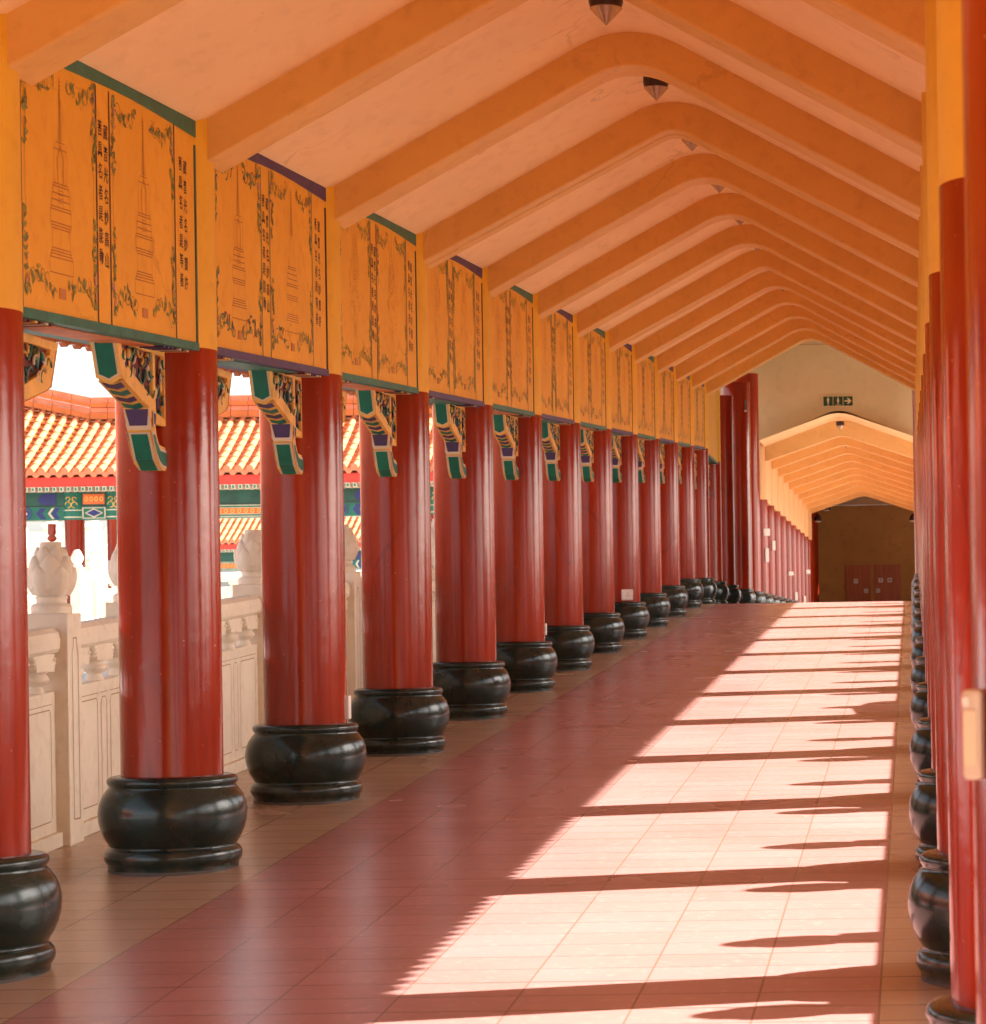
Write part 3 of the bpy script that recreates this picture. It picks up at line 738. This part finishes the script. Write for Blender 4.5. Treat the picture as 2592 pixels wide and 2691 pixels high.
p = empty('painted_panel', (XP, ya, zf(ya))); tag(p, 'last shaded orange panel before the gate, lower than the others', 'panel', PG)
b = MB(); b.box(-.30, 0, 0, LY, 2.38, 3.6, Mt['panel'], -.008); b.build('board', p)
b = MB(); b.box(-.30, .008, 0, LY, 2.34, 2.38, Mt['green'], -.008); b.build('bottom_band', p)
for k in range(-2, 12):
    ya = yk(k) - .28 + .135; trim = Mt['green'] if k % 2 == 0 else Mt['purple']
    p = empty('painted_panel', (.15, ya, zf(ya))); tag(p, ORD[k + 2] + ' yellow panel above the right columns, seen edge-on', 'panel', 'panels between the right columns')
    b = MB(); b.box(0, .30, 0, LY, 2.35, 3.40, Mt['panel'], M); b.build('board', p)
    b = MB(); b.box(-.008, .30, 0, LY, 2.312, 2.35, trim, M); b.build('bottom_band', p)

# ------------------------------------------------------------------ marble balustrades
LOT = [(.05, .0), (.10, .0), (.115, .015), (.112, .045), (.085, .05), (.085, .075), (.09, .085), (.096, .09), (.115, .115)]
def petal_ring(b, z0, z1, r0, r1, r2, n, off, th):
    """a ring of cupped lotus petals"""
    for i in range(n):
        a = 2 * math.pi * (i + off) / n; w = math.pi / n * 1.02; v = []; f = []; U, T = 6, 6
        for j in range(T + 1):
            t = j / T; zz = z0 + (z1 - z0) * t
            r = (1 - t) ** 2 * r0 + 2 * t * (1 - t) * (2 * r1 - (r0 + r2) / 2) + t * t * r2
            wd = w * (1 if t < .55 else math.sqrt(max(0., 1 - ((t - .55) / .46) ** 2)))
            for q in range(U + 1):
                u = -1 + 2 * q / U; bulge = th * (1 - abs(u) ** 2.2)
                aa = a + u * wd; v.append(((r + bulge) * math.cos(aa), (r + bulge) * math.sin(aa), zz))
        for j in range(T):
            for q in range(U): f.append((j * (U + 1) + q, j * (U + 1) + q + 1, (j + 1) * (U + 1) + q + 1, (j + 1) * (U + 1) + q))
        b.add(v, f, Mt['marble'], True)
def make_post():
    root = empty('balustrade_post', (0, 0, 0))
    b = MB(); b.box(-.11, .11, -.105, .105, -.02, 1.12, Mt['marble']); pb = b.build('post', root, bevel=.006)
    b = MB()
    for sx in (-1, 1):
        X = sx * .1115
        for y in (-.045, .045): b.ribbon([(y, .12), (y, .93), (y * .55, .965), (y * .55, 1.0)], .007, Mt['groove'], X)
        b.ribbon([(-.025, 1.0), (.025, 1.0)], .007, Mt['groove'], X); b.ribbon([(-.045, .12), (.045, .12)], .007, Mt['groove'], X)
    b.build('groove', pb)
    b = MB(); b.lathe([(.095, 1.12), (.097, 1.15), (.088, 1.165), (.072, 1.17), (.072, 1.19), (.078, 1.20), (.070, 1.205), (.088, 1.225), (.100, 1.26), (.104, 1.30), (.099, 1.345), (.085, 1.39), (.066, 1.42), (.052, 1.445), (.050, 1.462), (.046, 1.468)], Mt['marble'], n=24)
    petal_ring(b, 1.207, 1.345, .070, .101, .098, 6, .25, .017); petal_ring(b, 1.24, 1.40, .090, .101, .083, 6, .75, .012); petal_ring(b, 1.34, 1.445, .086, .075, .056, 6, .25, .010)
    b.build('lotus_finial', root)
    return root
def vase(b, y):
    b.lathe([(.045, .745), (.045, .765), (.036, .775), (.038, .785), (.060, .80), (.068, .815), (.062, .832), (.05, .84), (.062, .85), (.064, .857)], Mt['marble'], cy=y, n=16)
    b.box(-.055, .055, y - .13, y + .13, .852, .90, Mt['marble'])
    for s in (-1, 1):
        for q in range(3): b.ell((.0, y + s * (.12 + .012 * q), .875 + .018 * q), (.062, .032, .026), Mt['marble'], .4 * s, 10, 6)
    for s in (-1, 1): b.prism([(y - .11, .90), (y + .11, .90), (y + .16, .937), (y - .16, .937)], s * .05, s * .02, Mt['marble'])
def make_rail():
    """one bay between two posts, 1.3 m pitch, origin at the bay's near post"""
    root = empty('stone_balustrade', (0, 0, 0)); a, c = .105, 1.195
    b = MB(); b.box(-.045, .045, a, c, .07, .75, Mt['marble'], M); b.box(-.075, .075, a, c, .0, .07, Mt['marble'], M); b.build('panel', root, bevel=.004)
    pan = root.children[0]
    b = MB()
    for sx in (-1, 1):
        X = sx * .0465
        for y0, y1 in ((a + .07, a + .44), (a + .50, a + .59), (a + .65, c - .07)):
            k = .02
            b.ribbon([(y0, .15), (y0, .64), (y0 + k, .665), (y1 - k, .665), (y1, .64), (y1, .15), (y1 - k, .13), (y0 + k, .13), (y0, .15)], .006, Mt['groove'], X, M)
            b.ribbon([(y0 - .018, .69), (y1 + .018, .69)], .004, Mt['groove'], X, M)
    b.build('groove', pan)
    b = MB(); prof = [(-.06, .935), (.06, .935), (.075, .955), (.078, 1.0), (.070, 1.035), (.045, 1.055), (-.045, 1.055), (-.070, 1.035), (-.078, 1.0), (-.075, .955)]
    b.prism(prof, a - .0, c, Mt['marble'], 'y', M); b.build('handrail', root, bevel=.006)
    for y in (a + .16, (a + c) / 2, c - .16):
        b = MB(); vase(b, 0); b.build('baluster', root, loc=(0, y, M * y))
    return root
post, rail = make_post(), make_rail()
XB, XBR = -4.20, 1.36
used = False
n = 0
for i in range(-1, 12):
    y = 12.72 + 1.3 * i
    o = copy_tree(post) if used else post; o.location = (XB, y, zf(y)); tag(o, ORD[n] + ' lotus topped marble post of the left balustrade', 'post', 'lotus posts of the left balustrade')
    r_ = copy_tree(rail) if used else rail; r_.location = (XB, y, zf(y)); tag(r_, ORD[n] + ' carved marble balustrade panel beside the left columns', 'balustrade', 'left balustrade panels')
    used = True; n += 1
n = 0
for i in range(26):
    y = 6.1 + 1.3 * i
    o = copy_tree(post); o.location = (XBR, y, zf(y)); tag(o, ORD[n] + ' lotus post outside the right columns, casting a pointed shadow', 'post', 'lotus posts of the right balustrade')
    r_ = copy_tree(rail); r_.location = (XBR, y, zf(y)); tag(r_, ORD[n] + ' marble balustrade panel outside the right columns', 'balustrade', 'right balustrade panels'); n += 1
sc_ = MB(); ysc = 19.25  # unseen slab, added only to throw the broad shadow across the floor
sc_.prism([(0, .0), (1.65, .0), (1.65, 1.25), (1.55, 1.33), (1.1, 1.42), (.12, 1.36), (0, 1.25)], XBR + .12, XBR + .24, Mt['marble'], 'x', M)
tag(fix(sc_.build('shadow_screen', loc=(0, ysc, zf(ysc)), bevel=.01)), 'white slab added unseen outside the right columns to cast a broad floor shadow', 'screen')
# courtyard balustrade
cz = zf(60)
def cpost(x, y, lb):
    o = copy_tree(post); o.location = (x, y, cz + .02); tag(o, lb, 'post', 'sunlit courtyard lotus posts')
def cpanel(p, q, lb):
    d = Vector(q) - Vector(p); L = d.length
    o = copy_tree(rail); o.location = (p[0], p[1], cz + .02); o.rotation_euler = (0, 0, math.atan2(-d.x, d.y)); o.scale = (1, L / 1.3, 1); tag(o, lb, 'balustrade', 'sunlit courtyard balustrade panels')
A, B_ = (-16.65, 52), (-17.95, 57)
cpost(*A, 'nearest sunlit white lotus post in the courtyard'); cpost(*B_, 'sunlit white lotus post at the courtyard balustrade corner'); cpanel(A, B_, 'courtyard balustrade panel running away from the camera')
for i in range(4):
    p, q = (B_[0] + 2.6 * i, 57), (B_[0] + 2.6 * (i + 1), 57)
    cpanel(p, q, ['leftmost', 'second', 'third', 'rightmost'][i] + ' panel of the sunlit balustrade before the far hall'); cpost(*q, ['first', 'second', 'third', 'last'][i] + ' lotus post right of the courtyard balustrade corner')
# white statues on a terrace behind the hall
b = MB()
for i in range(4): b.box(-44, -23, 74 + i * 1.6, 82, cz - .2 + (i * .75 if i else 0), cz + .55 + i * .75, Mt['marble'])
tag(b.build('stepped_terrace'), 'white stepped terrace full of statues behind the far hall', 'terrace')
sp = empty('seated_statue', (0, 0, 0))
b = MB(); b.lathe([(.26, 0), (.28, .06), (.2, .10), (.24, .14)], Mt['marble'], n=14); b.build('lotus_seat', sp)
b = MB(); b.lathe([(.25, .14), (.27, .2), (.22, .27), (.16, .32), (.18, .45), (.17, .55), (.07, .62), (.06, .65), (.095, .69), (.105, .76), (.085, .83), (.04, .86), (.035, .90), (.01, .92)], Mt['marble'], n=14)
b.ell((0, -.12, .24), (.30, .16, .08), Mt['marble']); b.build('figure', sp)
used = False
rows = ['bottom', 'second', 'third', 'top']
for rw in range(4):
    for j in range(7):
        o = copy_tree(sp) if used else sp; used = True
        o.location = (-31.5 + j * 1.25 + .3 * (rw % 2), 74.7 + rw * 1.6, cz + .55 + rw * .75)
        tag(o, 'white seated statue, ' + ['leftmost', 'second', 'third', 'middle', 'fifth', 'sixth', 'rightmost'][j] + ' on the ' + rows[rw] + ' terrace step', 'statue', 'white statues on the terrace')

# ------------------------------------------------------------------ far temple hall
def hall(x0, x1, y, ze_, zt, depth, pitch, label, cols, base, kink=None, frz=.75):
    h = empty('temple_hall', ((x0 + x1) / 2, y + 3, base)); tag(h, label, 'building')
    def put(b, name, parent=h, **kw):
        o = b.build(name, h if parent is h else parent, **kw)
        o.location = -Vector(h.location) if parent is h else (0, 0, 0)
        return o
    def zr(t, x=1e9):     # concave roof curve, rising towards the wing left of the kink
        return ze_ + (zt - ze_) * (t * .82 + .18 * t * t) + (.22 * (kink - x) * t if kink and x < kink else 0)
    b = MB(); N = 8
    v = []; f = []
    for i in range(N + 1):
        t = i / N
        for x in (x0, kink or (x0 + x1) / 2, x1): v.append((x, y + depth * t, zr(t, x) - .04))
    f = [(3 * i + q, 3 * i + 1 + q, 3 * i + 4 + q, 3 * i + 3 + q) for i in range(N) for q in (0, 1)]
    b.add(v, f, Mt['tile_flat'])
    v2 = [(x0, y, ze_ - .14), (x1, y, ze_ - .14), (x0, y + 2 * depth, ze_ - .14), (x1, y + 2 * depth, ze_ - .14), (x0, y + depth, zt - .04), (x1, y + depth, zt - .04)]
    b.add(v2, [(0, 1, 3, 2), (4, 5, 3, 2), (0, 4, 2), (1, 5, 3)], Mt['tile_flat'])
    nx = int((x1 - x0) / pitch)
    for i in range(nx + 1):
        x = x0 + i * pitch
        for m in range(9):       # stepped cover tiles
            t0, t1 = m / 9, (m + 1) / 9
            p0 = (x, y - .02 + depth * t0, zr(t0, x) + .02); p1 = (x, y + depth * t1 + .02, zr(t1, x) + .02)
            v = []
            for (px, py, pz), r in ((p0, .084), (p1, .082)):
                for q in range(7):
                    a = math.pi * q / 6; v.append((px + r * math.cos(a), py, pz - .03 + r * math.sin(a)))
            b.add(v, [(q, q + 1, q + 8, q + 7) for q in range(6)] + [(0, 1, 2, 3, 4, 5, 6)], Mt['tile'], True)
        nm = 14
        for m in range(nm):      # pan tile lips between the ribs
            t = (m + .3) / nm
            b.box(x + .08, x + pitch - .08, y + depth * t - .02, y + depth * t + .03, zr(t, x) - .05, zr(t, x) - .016, Mt['tile'])
    put(b, 'roof')
    rf = h.children[-1]
    b = MB()
    for i in range(nx + 1):
        x = x0 + i * pitch
        b.prism([(x + .088 * math.cos(a), ze_ + .0 + .088 * math.sin(a)) for a in [2 * math.pi * q / 12 for q in range(12)]], y - .06, y - .02, Mt['tile'], 'y')
        xm = x + pitch / 2
        b.prism([(xm - .10, ze_ - .02), (xm + .10, ze_ - .02), (xm + .09, ze_ - .09), (xm + .04, ze_ - .14), (xm, ze_ - .155), (xm - .04, ze_ - .14), (xm - .09, ze_ - .09)], y - .04, y - .01, Mt['tile'], 'y')
    put(b, 'eave_tiles', rf)
    b = MB()
    def ridge(zoff, w, hh, mat):
        xs = [x0, x1] if kink is None else [x0, kink, x1]
        for a, c in zip(xs[:-1], xs[1:]):
            za = zt + zoff + (.22 * (kink - a) if kink and a < kink else 0); zc_ = zt + zoff + (.22 * (kink - c) if kink and c < kink else 0)
            L = c - a; m = max(1, int(L / .42))
            for q in range(m):
                xa, xb = a + L * q / m, a + L * (q + 1) / m - .012; z_a, z_b = za + (zc_ - za) * q / m, za + (zc_ - za) * (q + 1) / m
                b.add([(xx, yy, zz + dz) for xx, zz in ((xa, z_a), (xb, z_b)) for yy in (y + depth - w, y + depth + w) for dz in (0, hh)],
                      [(0, 1, 3, 2), (4, 6, 7, 5), (0, 4, 5, 1), (2, 3, 7, 6), (1, 5, 7, 3), (0, 2, 6, 4)], mat)
    ridge(-.05, .17, .16, Mt['tile_flat']); ridge(.115, .14, .12, Mt['tile']); ridge(.245, .20, .10, Mt['tile_flat']); ridge(.35, .11, .15, Mt['tile'])
    put(b, 'ridge', rf)
    b = MB(); b.box(x0, x1, y + .06, y + .12, ze_ - .36, ze_ - .12, Mt['fascia']); put(b, 'fascia')
    b = MB(); x = x0
    while x < x1:
        b.box(x, x + .09, y + .02, y + .5, ze_ - .47, ze_ - .365, Mt['offwhite']); b.box(x + .02, x + .07, y + .016, y + .02, ze_ - .455, ze_ - .385, Mt['green']); x += .17
    put(b, 'rafters')
    yb = y + .9; z1 = ze_ - .44; z0 = z1 - frz; zm = z0 + frz * .48
    b = MB(); b.box(x0, x1, yb, yb + .3, zm + .015, z1, Mt['green_dark']); b.box(x0, x1, yb - .01, yb + .3, z0, zm, Mt['green'])
    b.box(x0, x1, yb - .02, yb + .3, zm, zm + .015, Mt['ink'])
    fr = put(b, 'frieze')
    b = MB()
    def pl(pts, off, m): b.prism(pts, yb - .012 - off, yb - .010 - off, m, 'y')
    xs = sorted(cols); hh = zm - z0
    xs = [x0] + xs + [x1]
    for a, c in zip(xs[:-1], xs[1:]):
        L = c - a; mid = (a + c) / 2
        for ex, s in ((a, 1), (c, -1)):
            if L < 1.2: continue
            for q, (w0, w1, m) in enumerate(((.30, .42, Mt['blue']), (.44, .50, Mt['offwhite']), (.52, .62, Mt['green']), (.64, .78, Mt['blue']))):
                pl([(ex + s * w0, z0 + .03), (ex + s * w1, z0 + .03), (ex + s * (w1 + .10), z0 + hh / 2), (ex + s * w1, zm - .03), (ex + s * w0, zm - .03), (ex + s * (w0 + .10), z0 + hh / 2)], .002 * q, m)
            cx = ex + s * 1.12
            for q, (rr_, m) in enumerate(((.17, Mt['blue']), (.14, Mt['green']), (.11, Mt['blue']), (.035, Mt['offwhite']))):
                pl([(cx + rr_ * px * hh / .36, z0 + hh / 2 + rr_ * pz * hh / .36) for px, pz in circ], .004 + .002 * q, m)
            pl([(ex + s * .4, zm + .04), (ex + s * .75, zm + .04), (ex + s * .85, zm + hh / 2), (ex + s * .75, z1 - .05), (ex + s * .4, z1 - .05)], .003, Mt['blue'])
        if L > 3:
            for q, (gx, gz, m) in enumerate(((.0, .0, Mt['offwhite']), (.02, .02, Mt['green']), (.07, .06, Mt['offwhite']), (.085, .075, Mt['orange']))):
                hw = L / 2 - 1.4 - gx; pl([(mid - hw, z0 + .02 + gz), (mid + hw, z0 + .02 + gz), (mid + hw + .12, z0 + hh / 2), (mid + hw, zm - .02 - gz), (mid - hw, zm - .02 - gz), (mid - hw - .12, z0 + hh / 2)], .002 * q, m)
            for q in range(int(L * 5)):
                cx = mid - L / 2 + 1.55 + q * .16
                if cx > mid + L / 2 - 1.55: break
                pl([(cx + .05 * px, z0 + hh / 2 + .05 * pz) for px, pz in circ], .010, Mt['gold']); pl([(cx + .032 * px, z0 + hh / 2 + .032 * pz) for px, pz in circ], .012, Mt['orange'])
        elif L < 1.5:
            pl([(mid - .28, z0 + .03), (mid + .28, z0 + .03), (mid + .28, zm - .03), (mid - .28, zm - .03)], .002, Mt['offwhite'])
            pl([(mid - .25, z0 + .05), (mid + .25, z0 + .05), (mid + .25, zm - .05), (mid - .25, zm - .05)], .004, Mt['green'])
            pl([(mid - .22, z0 + hh / 2), (mid, z0 + .05), (mid + .22, z0 + hh / 2), (mid, zm - .05)], .006, Mt['offwhite']); pl([(mid - .18, z0 + hh / 2), (mid, z0 + .08), (mid + .18, z0 + hh / 2), (mid, zm - .08)], .008, Mt['blue'])
            pl([(mid - .26, zm + .05), (mid + .26, zm + .05), (mid + .26, z1 - .06), (mid - .26, z1 - .06)], .004, Mt['orange'])
            for q in range(4): pl([(mid - .18 + q * .12 + .045 * px, (zm + z1) / 2 + .06 * pz) for px, pz in circ], .006, Mt['gold']); pl([(mid - .18 + q * .12 + .025 * px, (zm + z1) / 2 + .035 * pz) for px, pz in circ], .008, Mt['orange'])
    b.build('painted_ornament', fr)
    for cx in cols:
        b = MB(); b.lathe([(.235, base), (.235, z0 + .02)], Mt['red'], cx, yb + .12, 0, 24); c = put(b, 'column')
        b = MB(); b.lathe([(.245, z0), (.245, z1 - .02)], Mt['green'], cx, yb + .12, 0, 24); b.lathe([(.25, z0 + .05), (.25, z0 + .08)], Mt['offwhite'], cx, yb + .12, 0, 24); b.lathe([(.25, z0 + .22), (.25, z0 + .245)], Mt['offwhite'], cx, yb + .12, 0, 24)
        for s in (-1, 1):
            for zc_, r_ in ((z0 + .36, .07), (z0 + .5, .05)):
                pth = [(cx + s * (.075 + r_ * math.cos(q * .6)), yb + .12 - .243 - .006, zc_ + r_ * math.sin(q * .6)) for q in range(9)]; b.tube(pth, .012, Mt['gold'], 5)
        b.build('capital', c)
    b = MB(); b.box(x0 + .5, x1 - .5, y + 2.6, y + 2.8, z0 + .05, z1, Mt['beige']); put(b, 'lintel')
    return h
z62 = EYE
hall(-24.5, -9.0, 62.0, z62 + 3.62, z62 + 5.10, 2.75, .275, 'red columned temple hall with sunlit orange tiled roof beyond the left balustrade', [-20.22, -19.2, -12.6, -11.4], zf(62), kink=-20.3, frz=.68)
hall(-34.5, -20.5, 112.0, z62 + 3.45, z62 + 6.2, 5.2, .28, 'second orange tiled hall roof farther back, seen below the first frieze', [-31.5, -27.5, -23.5], zf(62), frz=.8)
wing = hall(-30, 30, 0, z62 + 2.6, z62 + 4.1, 2.75, .3, 'wing of the temple hall along the courtyard, left of the view', [-27 + 4.5 * i for i in range(13)], -.2, frz=.68)
wb = MB(); wb.box(-30, 30, 3.2, 3.4, -.2, z62 + 2.2, Mt['red']); wbo = child_at(wb, 'back_wall', wing)
wing.rotation_euler = (0, 0, R(90)); wing.location = (-26.5, 22, .0)
# hanging lotus bud post under the left wing of the hall
hb = MB(); hb.lathe([(.10, 0), (.10, -.25), (.07, -.28), (.12, -.35), (.10, -.40), (.03, -.44)], Mt['red'], n=14)
hbo = hb.build('hanging_post', loc=(-20.75, 62.95, z62 + 2.42)); tag(hbo, 'short carved red post hanging under the hall frieze', 'hanging post')

# ------------------------------------------------------------------ small fittings
def wallbox(name, loc, sx, sy, sz, label, cat, mat, rz=0., sockets=False):
    r_ = empty(name, loc, rz); tag(r_, label, cat)
    b = MB(); b.box(-sx / 2, sx / 2, -sy / 2, sy / 2, -sz / 2, sz / 2, mat); b.build('case', r_, bevel=min(sx, sy, sz) * .18)
    b = MB()
    if sockets:
        for px, pz in ((0, .018), (-.014, -.012), (.014, -.012)): b.box(px - .005, px + .005, -sy / 2 - .002, -sy / 2, pz - .006, pz + .006, Mt['groove'])
    else:
        b.box(-sx * .36, sx * .36, -sy / 2 - .003, -sy / 2, -sz * .36, sz * .36, Mt['white_plastic'])
    b.build('cover', r_)
    return r_
y8 = yk(8) + .06
wallbox('socket_box', (XL + .10, y8 - .222, zf(y8) + .50), .125, .05, .125, 'white power socket on the ninth left column', 'socket', Mt['white_plastic'], R(22), True)
y2 = yk(2) + .06
wallbox('switch_box', (XL + .232, y2 + .0, zf(y2) + .505), .03, .06, .13, 'white switch box low on the side of the third left column', 'switch', Mt['white_plastic'])
y5 = yk(5) + .06
wallbox('switch_box', (XL + .229, y5, zf(y5) + .52), .02, .06, .10, 'small white switch box on the sixth left column', 'switch', Mt['white_plastic'])
yn = yk(-2) - .28
nb = empty('entry_phone', (XR - .217, yn - .075, zf(yn) + 1.315), R(-18)); tag(nb, 'beige wall phone box on the blurred near right column', 'wall phone')
b = MB(); b.box(-.014, .014, -.022, .022, -.060, .064, Mt['plastic']); b.build('case', nb, bevel=.006)
b = MB(); b.box(-.010, .008, -.025, -.022, -.040, .035, Mt['offwhite']); b.build('cover', nb)
b = MB(); b.box(-.011, -.002, -.027, -.0225, .042, .054, Mt['white_plastic']); b.build('button', nb)
for j, (q, hz, sz) in enumerate(((0, 1.75, .16), (1, 1.55, .22), (0, 1.25, .30), (4, 1.1, .10), (5, .55, .22), (7, .5, .26), (8, 1.4, .12))):
    y = yk(18.3 + 1.0556 * q)
    wallbox('notice_plate', (XL + .20, y - .14, zf(y) + hz), .16 if sz < .2 else .09, .04, sz, 'small white plate ' + ['high', 'mid height', 'low', 'thin', 'near the base', 'close to the floor', 'high up'][j] + ' on the ' + ORD[q] + ' far left column', 'plate', Mt['white_plastic'], R(40))
for j, (x, y, h, rz) in enumerate(((-3.0, 82.6, 3.15, .5), (-2.75, 83.6, 3.55, .5), (.0, 82.6, 3.5, -.5), (.02, 83.2, 3.15, -.5))):
    fl = empty('flood_lamp', (x, y, zf(y) + h), rz); tag(fl, ['lower', 'upper', 'upper', 'lower'][j] + ' dark spot lamp at the end of the far passage, ' + ('left' if j < 2 else 'right') + ' side', 'lamp')
    b = MB(); b.lathe([(.04, .16), (.09, .1), (.13, 0), (.12, -.06)], Mt['lampdark'], n=14); b.build('hood', fl)
    b = MB(); b.lathe([(.118, -.062), (.09, -.09), (.01, -.1)], Mt['plastic'], n=14); b.build('lens', fl)

# ------------------------------------------------------------------ light, camera
SUN_EL, SUN_AZ = 35.5, 11.3        # azimuth measured from +X towards +Y
w = bpy.data.worlds.new('World'); scene.world = w; w.use_nodes = True
nt = w.node_tree; bg = nt.nodes['Background']
sky = nt.nodes.new('ShaderNodeTexSky'); sky.sky_type = 'NISHITA'; sky.sun_disc = False
sky.sun_elevation = R(SUN_EL); sky.sun_rotation = R(90 - SUN_AZ); sky.dust_density = 4.0; sky.air_density = 1.0
# hazy sky: paler and brighter towards the horizon
tc = nt.nodes.new('ShaderNodeTexCoord'); sx = nt.nodes.new('ShaderNodeSeparateXYZ'); nt.links.new(tc.outputs['Generated'], sx.inputs[0])
mr = nt.nodes.new('ShaderNodeMapRange'); nt.links.new(sx.outputs[2], mr.inputs[0]); mr.inputs[1].default_value = .0; mr.inputs[2].default_value = .32; mr.inputs[3].default_value = 2.6; mr.inputs[4].default_value = 1.0
hs = nt.nodes.new('ShaderNodeHueSaturation'); hs.inputs['Saturation'].default_value = .45; nt.links.new(mr.outputs[0], hs.inputs['Value']); nt.links.new(sky.outputs[0], hs.inputs['Color'])
nt.links.new(hs.outputs[0], bg.inputs[0]); bg.inputs[1].default_value = .055
sd = bpy.data.lights.new('Sun', 'SUN'); sd.energy = 5.; sd.angle = R(.5); sd.color = (1, .97, .945)
so = bpy.data.objects.new('Sun', sd); col.objects.link(so)
dv = Vector((math.cos(R(SUN_EL)) * math.cos(R(SUN_AZ)), math.cos(R(SUN_EL)) * math.sin(R(SUN_AZ)), math.sin(R(SUN_EL))))
so.rotation_euler = dv.to_track_quat('Z', 'Y').to_euler(); so.location = (20, 10, 20)

cd = bpy.data.cameras.new('Camera'); cam = bpy.data.objects.new('Camera', cd); col.objects.link(cam); scene.camera = cam
cd.sensor_fit = 'HORIZONTAL'; cd.sensor_width = 36.; cd.lens = 5000. / 1888. * 36.
cd.shift_x = (944 - 1750) / 1888.; cd.shift_y = (1170 - 980) / 1888.
cd.dof.use_dof = True; cd.dof.focus_distance = 15.; cd.dof.aperture_fstop = 12.
cd.clip_start = .05; cd.clip_end = 3000
cam.matrix_world = Matrix.Translation((0, 0, EYE)) @ Matrix.Rotation(R(90), 4, 'X') @ Matrix.Rotation(-.015, 4, 'Z')

scene.render.engine = 'CYCLES'
scene.cycles.use_denoising = True
scene.cycles.max_bounces = 10; scene.cycles.diffuse_bounces = 7; scene.cycles.glossy_bounces = 4
scene.cycles.sample_clamp_indirect = .8; scene.cycles.caustics_reflective = False; scene.cycles.caustics_refractive = False; scene.cycles.blur_glossy = 1.0
scene.cycles.denoising_prefilter = 'ACCURATE'; scene.cycles.denoising_input_passes = 'RGB_ALBEDO_NORMAL'; scene.cycles.use_adaptive_sampling = False
scene.view_settings.view_transform = 'Standard'; scene.view_settings.look = 'None'; scene.view_settings.gamma = 1
scene.view_settings.exposure = 2.56
